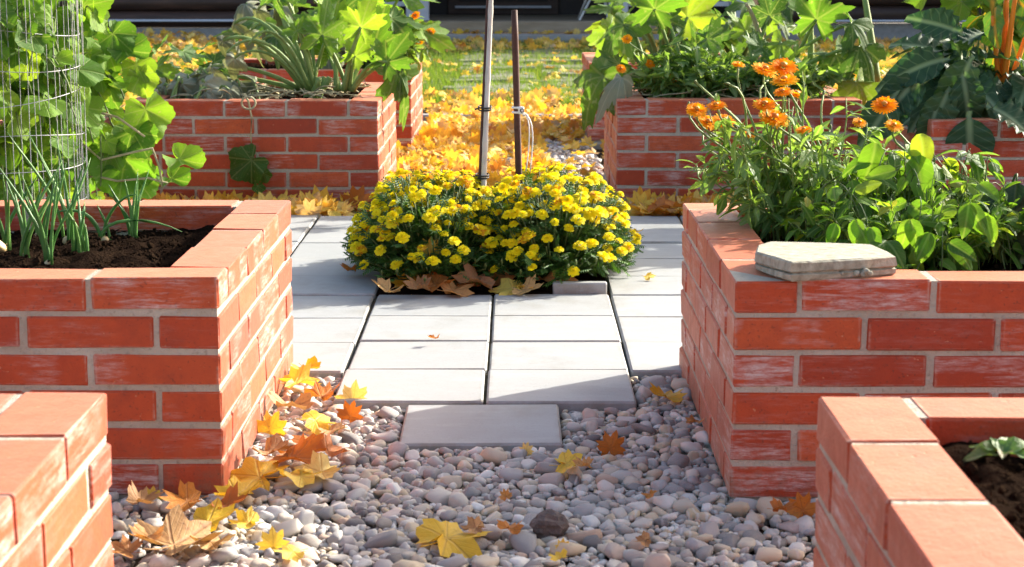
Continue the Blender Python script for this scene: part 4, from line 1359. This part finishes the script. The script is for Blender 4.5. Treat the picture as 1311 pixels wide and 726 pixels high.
for u, v, lab in ((1255, 8, 'lime leafed squash climbing behind the kale, right hand bed'),):
    q = at(u, v, 8.3)
    t = thing('squash_plant', lab, 'squash plant', (q.x, 7.85, .41), 'squash and zucchini plants')
    leafy(t, LV['squash'], 30, (q.x - .02, 7.9, .88), (.30, .18, .16), (.08, .14), .6, .5, .3, .004, .4, base=(q.x, 7.85, .42))

# ------------------------------------------------------------------ wire cage and squash vine at the left
CX, CY, CR = -1.80, 6.25, .31
t = thing('wire_cage', 'galvanised wire mesh cage full of vine leaves at the left photo edge', 'wire cage', (CX, CY, -.02))
mb = MB()
tube(mb, [(0, 0, z) for z in np.linspace(0, 1.35, 5)], .0013, 5)
vw = mb.mesh('vertical_wire', M['wire'])
mb = MB()
tube(mb, [(CR * math.cos(q), CR * math.sin(q), .012 * math.sin(2 * q)) for q in np.linspace(0, 6.2832, 49)], .0013, 5)
hw = mb.mesh('ring_wire', M['wire'])
for k in range(70):
    a = 2 * math.pi * k / 70
    rr = CR + U(-.008, .008)
    obj('vertical_wire', vw, t, mtx=Matrix.Translation((rr * math.cos(a), rr * math.sin(a), 0)) @ Matrix.Rotation(U(-.015, .015), 4, 'X') @ Matrix.Rotation(U(-.015, .015), 4, 'Y'))
for k in range(12):
    obj('ring_wire', hw, t, mtx=Matrix.Translation((0, 0, .03 + .115 * k)) @ Matrix.Rotation(U(-.05, .05), 4, 'X') @ Matrix.Rotation(U(-.06, .06), 4, 'Y') @ Matrix.Rotation(U(0, 6), 4, 'Z'))
clv = lambda p: not in_bed(p.x, p.y, .03) or p.z > .5
t = thing('squash_vine', 'lime green squash vine filling the wire cage at the left', 'squash vine', (CX, CY, -.01))
leafy(t, LV['squash'], 200, (CX - .02, CY + .02, .70), (.35, .34, .56), (.05, .095), .5, .7, .4, .0024, .3, clip=clv)
t = thing('squash_vine', 'squash vine with large sunlit leaves spilling right of the wire cage', 'squash vine', (-1.45, 6.5, -.01))
leafy(t, LV['squash'], 80, (-1.60, 6.55, .52), (.17, .30, .45), (.05, .10), .5, .6, .6, .0024, .5, clip=clv)
for u, v, s, d, n_ in ((192, 152, .155, (.3, 0, -1), (.3, -1, .3)), (165, 215, .19, (-.1, -.2, -1), (.2, -1, .4)), (175, 180, .14, (.5, -.2, -.8), (-.2, -1, .5)), (235, 215, .13, (1, -.3, -.3), (0, -.6, 1)),
                       (180, 240, .14, (.4, -.4, -.4), (0, -.8, .7)), (140, 200, .13, (-.4, -.2, -1), (.2, -1, .4)), (112, 20, .14, (.9, 0, .2), (0, -1, .4)), (165, 75, .13, (.8, -.2, -.2), (0, -.7, .8)),
                       (150, 55, .12, (.6, -.2, -.5), (.2, -1, .4)), (180, 95, .11, (.5, -.1, -1), (.5, -1, .2)), (185, 110, .10, (.3, 0, -1), (.3, -1, .2)), (140, 120, .12, (.5, 0, -1), (.1, -1, .2)), (225, 240, .11, (.7, -.4, -.2), (0, -.6, 1)), (120, 225, .12, (-.2, -.2, -1), (.2, -1, .5))):
    put_leaf(t, random.choice(LV['squash']), at(u - 6, v - 12, 6.55), d, n_, s * .72)
mb = MB()
o = t.location
for pts in (((100, 180), (130, 205), (170, 195), (195, 190), (204, 215), (208, 240)), ((90, 235), (120, 225), (150, 232), (190, 228), (215, 235)), ((60, 120), (110, 140), (150, 150), (185, 175))):
    tube(mb, [at(u, v, 6.5) - o for u, v in pts], .0045, 5)
mb.build('runner', M['stalk_w'], t)

# ------------------------------------------------------------------ fallen maple leaves on the gravel and paving
LEAVES = [  # u, v, size px, material, pose(0 flat, 1 curled, 2 standing), label
    (572, 697, 92, 'maple', 0, 'large yellow maple leaf on the pebbles in the front centre'),
    (222, 706, 110, 'maple_b', 0, 'big tan maple leaf lying on the pebbles by the bottom left bed'),
    (266, 676, 74, 'maple', 0, 'pale yellow maple leaf in front of the left bed corner'),
    (350, 698, 44, 'maple', 2, 'narrow yellow maple leaf tilted up near the bottom left gravel'),
    (318, 678, 40, 'maple', 0, 'small yellow leaf between the tan leaf and the narrow leaf'),
    (332, 618, 84, 'maple', 0, 'heap forming golden maple leaf against the foot of the left bed'),
    (372, 598, 70, 'maple_o', 1, 'crumpled orange maple leaf beside the golden leaf at the left bed'),
    (412, 612, 60, 'maple', 0, 'yellow maple leaf with a dark spot, right of the crumpled orange leaf'),
    (420, 590, 46, 'maple_o', 1, 'small orange leaf behind the spotted yellow leaf on the left gravel'),
    (452, 514, 48, 'maple', 2, 'upright yellow maple leaf at the corner of the paving'),
    (448, 532, 36, 'maple_o', 2, 'orange leaf under the upright yellow leaf at the paving corner'),
    (404, 545, 52, 'maple', 0, 'yellow maple leaf on pebbles between left bed and paving'),
    (378, 500, 50, 'maple', 1, 'yellow maple leaf at the far end of the gravel by the left wall'),
    (345, 550, 46, 'maple', 2, 'yellow maple leaf standing against the left bed wall'),
    (412, 518, 44, 'maple_o', 1, 'orange maple leaf left of the paving corner'),
    (372, 530, 50, 'maple_b', 1, 'brown curled maple leaf close to the left bed wall'),
    (240, 650, 52, 'maple_o', 0, 'orange maple leaf in front of the left bed footing'),
    (194, 638, 30, 'maple', 2, 'little yellow leaf standing at the foot of the left bed front'),
    (180, 655, 40, 'maple_b', 1, 'tan curled leaf beside the little standing leaf'),
    (190, 700, 40, 'maple_o', 1, 'orange scrap of leaf beside the bottom left bed'),
    (725, 602, 42, 'maple', 0, 'yellow maple leaf on the pebbles right of centre'),
    (750, 608, 26, 'maple_o', 1, 'brown scrap touching the yellow leaf right of centre'),
    (782, 573, 42, 'maple_o', 2, 'bright orange curled leaf on the pebbles toward the right bed'),
    (673, 576, 20, 'maple', 2, 'tiny yellow leaf at the front edge of the front slab'),
    (652, 690, 30, 'maple_o', 1, 'orange curled leaf right of the large front leaf'),
    (648, 634, 18, 'maple_o', 2, 'tiny orange leaf in the middle of the pebbles'),
    (720, 700, 22, 'maple', 2, 'small yellow leaf stuck upright behind the dark rock'),
    (716, 722, 24, 'maple', 0, 'small yellow leaf at the bottom edge of the photo'),
    (852, 514, 42, 'maple', 0, 'yellow maple leaf on the gravel beside the right bed wall'),
    (890, 551, 22, 'maple_o', 1, 'small orange leaf at the foot of the right bed side wall'),
    (1028, 652, 44, 'maple_o', 2, 'orange maple leaf standing between the two right beds'),
    (998, 664, 32, 'maple_o', 1, 'orange brown leaf left of the standing leaf by the right beds'),
    (826, 706, 24, 'maple_b', 1, 'small tan leaf among the front right pebbles'),
    (832, 640, 20, 'maple_o', 0, 'little orange leaf on the right hand pebbles'),
    (305, 640, 60, 'maple', 0, 'flat yellow leaf at the very corner of the left bed'),
    (345, 590, 50, 'maple_b', 1, 'papery tan leaf leaning in the heap by the left bed'),
    (385, 622, 50, 'maple', 1, 'crinkled yellow leaf at the front of the left leaf heap'),
    (395, 572, 40, 'maple_o', 0, 'dull orange leaf behind the left leaf heap'),
    (392, 482, 34, 'maple', 1, 'farthest yellow leaf in the gravel strip beside the paving'),
    (425, 558, 34, 'maple_b', 0, 'small tan leaf between the heap and the front slab'),
    (290, 660, 44, 'maple_o', 1, 'rusty curled leaf in front of the left bed corner'),
    (270, 708, 50, 'maple_b', 1, 'brown curled leaf overlapping the big tan leaf'),
    (375, 715, 40, 'maple', 0, 'yellow leaf touching the bottom photo edge left of centre'),
    (165, 715, 44, 'maple_o', 0, 'orange leaf squeezed beside the bottom left bed wall'),
    (610, 690, 30, 'maple_b', 1, 'tan scrap beside the large front leaf'),
    (940, 590, 18, 'maple', 0, 'tiny yellow leaf near the right bed foot'),
]
for u, v, px, mat, pose, lab in LEAVES:
    p = on(u, v, .012)
    s = px / (CAM_F / p.y) * (.68 if pose != 2 else .56)
    a = U(0, 6.28)
    lb = maples_curl[mat] if pose == 1 else maples[mat]
    if pose == 2:
        d, n_, p = Vector((U(-.5, .5), .35, 1)), Vector((U(-.4, .4), -1, .45)), p + Vector((0, 0, -.002))
    else:
        d, n_ = Vector((math.cos(a), math.sin(a), U(-.12, .12))), Vector((U(-.2, .2), -U(.05, .4), 1))
        p = p + Vector((0, 0, .012 + (.008 if pose == 1 else 0)))
    o = obj('maple_leaf', random.choice(lb), None, mtx=frame(p, d, n_, s))
    o['label'], o['category'], o['group'] = lab, 'maple leaf', 'fallen maple leaves on the near gravel'
SLABL = [(524, 362, 46, 'maple', 2, 'yellow maple leaf leaning on the front left of the marigolds'), (497, 380, 36, 'maple_b', 1, 'brown leaf on the paving at the left front of the marigolds'),
         (556, 372, 40, 'maple_o', 1, 'brown orange leaf under the left marigold half'), (612, 370, 50, 'maple_b', 1, 'large curled brown leaf at the middle front of the marigolds'), (640, 362, 40, 'maple_o', 2, 'upright brown leaf tucked into the marigold gap'),
         (658, 372, 50, 'maple', 0, 'yellow leaf lying flat at the marigold front edge'), (692, 366, 36, 'maple_o', 1, 'orange brown leaf under the right marigold half'), (455, 352, 30, 'maple_o', 1, 'brown leaf at the left outer edge of the marigolds'),
         (580, 375, 40, 'maple_o', 0, 'flat brown leaf between the two marigold halves'), (540, 376, 34, 'maple_b', 1, 'tan leaf below the leaning yellow leaf'), (672, 374, 36, 'maple_b', 0, 'brown leaf behind the flat yellow marigold leaf'),
         (720, 366, 30, 'maple_o', 1, 'rusty leaf left of the concrete edging piece'), (600, 362, 36, 'maple_o', 2, 'reddish leaf upright under the marigold middle'),
         (552, 320, 28, 'maple', 2, 'yellow leaf caught among the left marigold flowers'),
         (556, 438, 14, 'maple_o', 1, 'tiny leaf fragment on the bright slab left of centre'), (815, 298, 16, 'maple', 0, 'small yellow leaf on the back paving right of the marigolds'), (830, 356, 16, 'maple', 0, 'small yellow leaf on the joint right of the marigolds'),
         (408, 264, 44, 'maple', 2, 'orange yellow leaf at the foot of the middle left bed'), (424, 272, 30, 'maple', 0, 'flat yellow leaf on the paving edge by the middle left bed'), (456, 262, 44, 'maple_o', 2, 'orange leaf between the marigolds and the middle left bed corner'),
         (394, 268, 34, 'maple_b', 1, 'brown leaf at the foot of the middle left bed'), (820, 266, 40, 'maple', 2, 'yellow leaf at the front left corner of the middle right bed'), (858, 266, 34, 'maple_b', 2, 'dark brown leaf at the foot of the middle right bed'),
         (868, 272, 30, 'maple_o', 1, 'reddish leaf beside the dark brown leaf, middle right bed'), (842, 272, 34, 'maple_o', 1, 'brown leaf beside the yellow leaf, middle right bed'),
         (265, 248, 46, 'maple_o', 2, 'orange leaf behind the back wall of the onion bed'), (290, 250, 44, 'maple_o', 1, 'rust coloured leaf behind the back wall of the onion bed'), (312, 256, 34, 'maple', 2, 'yellow leaf tip just above the onion bed back wall')]
for u, v, px, mat, pose, lab in SLABL:
    p = on(u, v, .022)
    s = px / (CAM_F / p.y) * (.68 if pose != 2 else .56)
    a = U(0, 6.28)
    lb = maples_curl[mat] if pose == 1 else maples[mat]
    if pose == 2:
        d, n_ = Vector((U(-.5, .5), .3, 1)), Vector((U(-.4, .4), -1, .4))
    else:
        d, n_, p = Vector((math.cos(a), math.sin(a), 0)), Vector((U(-.2, .2), -.3, 1)), p + Vector((0, 0, .006 + .25 * s * (pose == 1)))
    if 'caught' in lab:
        p = at(u, v, 5.75)
    o = obj('maple_leaf', random.choice(lb), None, mtx=frame(p, d, n_, s))
    o['label'], o['category'], o['group'] = lab, 'maple leaf', 'fallen maple leaves by the marigolds'
mb = MB()
V, F = lump(I3, .35, 2.2, 9)
mb.add(V * np.array([.034, .028, .028]), F)
p = on(704, 680, .01)
rk = mb.build('dark_rock', M['rock'], None, smooth=False, mtx=Matrix.Translation(p + Vector((0, 0, .012))))
rk['label'], rk['category'] = 'dark rough brown rock lying among the front pebbles', 'rock'

# leaf carpet between the middle beds: the nearest as single leaves, the rest as litter
def drop_leaf(x, y, z, s, lb, big=True):
    a = U(0, 6.28)
    if random.random() < .25:
        d, n_ = Vector((U(-.6, .6), U(-.3, .5), 1)), Vector((U(-.7, .7), -1, .5))
    else:
        d, n_ = Vector((math.cos(a), math.sin(a), U(-.2, .2))), Vector((U(-.4, .4), -U(0, .5), 1))
    return frame((x, y, z), d, n_, s)
CARP = []
for k in range(3000):
    x, y = U(-.57, .41), U(7.5, 12.3)
    w_ = (.44 if y > 8.0 else .2) * (1 if x < .12 or y > 10.6 else .28)
    if 8.7 < y < 10 and x > .2:
        w_ *= .3
    if random.random() < w_ and not in_bed(x, y, .02):
        CARP.append((x, y))
CARP.sort(key=lambda q: q[1])
litter_lo = []
for k in range(10):
    R = random.Random(k)
    m_ = maple_vf(k + 200, .5, .16, rings=1)
    litter_lo.append((m_.v[0], [f for f in m_.f if max(f) < len(m_.v[0])], m_.uv[0]))
li = MB()
for k, (x, y) in enumerate(CARP):
    m = drop_leaf(x, y, U(.0, .05), U(.036, .062), None)
    if k < 210:
        o = obj('maple_leaf', random.choice(maples['litter']), None, mtx=m)
        o['label'], o['category'], o['group'] = 'yellow orange maple leaf in the leaf carpet behind the marigolds', 'maple leaf', 'leaf carpet between the middle beds'
    else:
        V, F, UV = random.choice(litter_lo)
        li.add(xf(m, V), F, UV, random.random())
for k in range(11000):
    x, y = U(-9, 9), U(12.0, 22.3)
    u = x / y
    g = mnoise.noise(Vector((x * .7, y * .5, 3)))
    if abs(u) > .30:
        continue
    if y < 13.9:
        w_ = 1.0
    elif y > 20:
        w_ = 1.0
    else:
        w_ = .22 + .9 * max(0, g) + (.6 if x < -1.6 else 0) + (.35 if x > 1.5 else 0)
        if -1.3 < x < 1.1:
            w_ *= .30
    if random.random() > w_:
        continue
    V, F, UV = random.choice(litter_lo)
    li.add(xf(drop_leaf(x, y, U(.0, .05) + (U(0, .12) if x < -2.5 and y > 18 else 0), U(.045, .075), None), V), F, UV, random.random())
for k in range(70):       # blown onto the porch step
    V, F, UV = random.choice(litter_lo)
    li.add(xf(drop_leaf(U(-1.7, 2.7), U(22.47, 22.72), .10 + U(0, .02), U(.05, .075), None), V), F, UV, random.random())
for k in range(900):       # behind the onion bed and between the beds
    x, y = random.choice(((U(-1.7, -.6), U(8.95, 9.7)), (U(-1.75, -.7), U(7.42, 7.7)), (U(.5, 1.4), U(7.45, 7.7)), (U(.5, 1.5), U(9, 10.3))))
    V, F, UV = random.choice(litter_lo)
    li.add(xf(drop_leaf(x, y, U(.0, .03), U(.05, .08), None), V), F, UV, random.random())
o = li.build('leaf_litter', M['litter'], None, kind='stuff')
o['label'], o['category'] = 'carpet of fallen yellow and orange maple leaves over path and lawn', 'leaf litter'

# ------------------------------------------------------------------ lawn: grass blades, stepping stones, edging beam
gr = MB()
N = 90000
xs = rng.uniform(-6, 6, N); ys = 13.0 + 9.2 * rng.uniform(0, 1, N) ** 1.3
keep = np.abs(xs / ys) < .30
xs, ys = xs[keep], ys[keep]
n = len(xs)
h = rng.uniform(.03, .085, n); a = rng.uniform(0, 6.28, n); wd = rng.uniform(.004, .008, n)
lx, ly = rng.normal(0, .022, n), rng.normal(0, .022, n)
V = np.zeros((n, 3, 3))
V[:, 0] = np.stack([xs - wd * np.cos(a), ys - wd * np.sin(a), np.full(n, -.03)], 1)
V[:, 1] = np.stack([xs + wd * np.cos(a), ys + wd * np.sin(a), np.full(n, -.03)], 1)
V[:, 2] = np.stack([xs + lx, ys + ly, h], 1)
gr.v.append(V.reshape(-1, 3)); gr.f = [(3 * i, 3 * i + 1, 3 * i + 2) for i in range(n)]
gr.uv.append(np.tile([(-.1, 0), (.1, 0), (0, 1)], (n, 1))); gr.r.append(np.repeat(rng.uniform(0, 1, n), 3)); gr.n = 3 * n
o = gr.build('grass', M['grass'], None, smooth=False, kind='stuff')
o['label'], o['category'] = 'short green lawn grass in front of the house', 'grass'
path = thing('stone_path', 'x', 'x')
for k in ('label', 'category'):
    del path[k]
path['kind'] = 'structure'
y = 13.5
row = 0
while y < 20.8:
    d = U(.28, .42)
    x = -.52 + U(-.1, .05)
    while x < .35:
        wdt = U(.35, .75)
        mb = MB()
        V, F = box_vf(-wdt / 2, wdt / 2, -d / 2, d / 2, -.06, 0, .02)
        mb.add(np.array(V) + rng.uniform(-.012, .012, (len(V), 3)), F)
        mb.build('path_stone', M['path'], path, smooth=False, mtx=Matrix.Translation((x + wdt / 2, y + d / 2, .018 + U(-.006, .012))) @ Matrix.Rotation(U(-.03, .03), 4, 'Z'))
        x += wdt + U(.04, .08)
    y += d + U(.06, .12)
o = boxobj('edging_beam', M['step'], None, -3.0, 3.0, 11.75, 11.87, -.03, .045, .012, kind='structure')

# ------------------------------------------------------------------ house at the back
hs = thing('log_house', 'dark log house with a porch behind the lawn', 'house', (0, 24, 0))
def hb(name, mat, x0, x1, y0, y1, z0, z1, b=.006, parent=hs):
    return boxobj(name, mat, parent, x0, x1, y0 - 24, y1 - 24, z0, z1, b)
def logs(x0, x1, yc, z0, n, r=.105, ends=True):
    mb = MB()
    tube(mb, [((x1 - x0) * (f - .5), 0, 0) for f in np.linspace(0, 1, 4)], r, 16, cap=False)
    me = mb.mesh('log', M['log'])
    mb = MB()
    ang = np.linspace(0, 6.2832, 17)[:-1]
    V = [(0, 0, 0)] + [(0, r * .985 * math.cos(q), r * .985 * math.sin(q)) for q in ang]
    mb.add(V, [(0, 1 + i, 1 + (i + 1) % 16) for i in range(16)])
    em = mb.mesh('end_grain', M['logend'])
    for k in range(n):
        lg = obj('log', me, hs, loc=((x0 + x1) / 2 + U(-.03, .03), yc - 24, z0 + r + k * r * 1.9))
        if ends:
            for s in (-1, 1):
                obj('end_grain', em, lg, loc=(s * (x1 - x0) / 2 + s * .001, 0, 0))
logs(-9.0, -1.93, 22.95, .16, 11)
logs(2.95, 9.0, 22.95, .22, 11)
hb('foundation', M['step'], -9.0, -1.95, 22.90, 23.15, -.05, .15)
hb('foundation', M['step'], 2.97, 9.0, 22.90, 23.15, -.05, .21)
hb('drip_flashing', M['flash'], -9.0, -2.5, 22.80, 22.98, .235, .262, .004)
hb('drip_flashing', M['flash'], 3.6, 9.0, 22.80, 22.98, .235, .256, .004)
hb('porch_floor', M['plank'], -1.92, 2.94, 22.75, 25.2, .10, .24)
hb('porch_step', M['step'], -1.85, 2.9, 22.45, 22.74, -.03, .095, .01)
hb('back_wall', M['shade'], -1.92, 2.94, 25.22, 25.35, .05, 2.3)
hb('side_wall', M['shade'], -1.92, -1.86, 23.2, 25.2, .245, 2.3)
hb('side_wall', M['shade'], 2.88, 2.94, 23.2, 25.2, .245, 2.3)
hb('door', M['log'], -.95, .55, 25.15, 25.21, .25, 2.1)
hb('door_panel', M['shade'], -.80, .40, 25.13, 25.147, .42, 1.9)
hb('door_sill', M['paint'], -.85, .45, 25.05, 25.14, .335, .365, .004)
hb('post', M['paint'], -1.38, -1.10, 22.85, 23.0, .245, 2.3)
hb('post', M['paint'], 2.62, 2.82, 22.85, 23.0, .245, 2.3)
hb('post', M['paint'], 1.12, 1.36, 22.85, 23.0, .245, 2.3)
for z in (.42, .62, .82, 1.02):
    hb('rail', M['paint'], -1.90, -1.39, 22.9, 22.94, z, z + .06, .004)
    hb('rail', M['paint'], 1.37, 2.61, 22.9, 22.94, z, z + .06, .004)
mb = MB()
V, F = box_vf(-9.4, 9.4, -1.55, 4.5, -.04, .04, .01)
V = np.array(V)
V[:, 2] += (V[:, 1] + 1.55) * .20
mb.add(V, F)
mb.build('roof', M['roof'], hs, smooth=False, loc=(0, 0, 2.36))
t = thing('folding_chair', 'white metal folding chair standing on the dark porch', 'chair', (.95, 23.3, .24))
for x0, y0, x1, y1 in ((-.18, -.15, .10, .28), (.18, -.15, -.10 + .2, .28), (-.18, .3, .0, -.1), (.24, .3, .06, -.1)):
    mb = MB()
    tube(mb, [(x0, y0, 0), (x0 * .5 + x1 * .5, (y0 + y1) / 2, .25), (x1, y1, .50)], .014, 8)
    mb.build('leg', M['white'], t)
V, F = box_vf(-.22, .24, -.2, .22, .46, .49, .008)
mb = MB(); mb.add(V, F); mb.build('seat', M['white'], t, smooth=False)
V, F = box_vf(-.22, .24, .22, .25, .60, .92, .008)
mb = MB(); mb.add(V, F); mb.build('backrest', M['white'], t, smooth=False)
for x in (-.2, .22):
    mb = MB(); tube(mb, [(x, .235, .45), (x, .235, .62)], .012, 8); mb.build('back_post', M['white'], t)
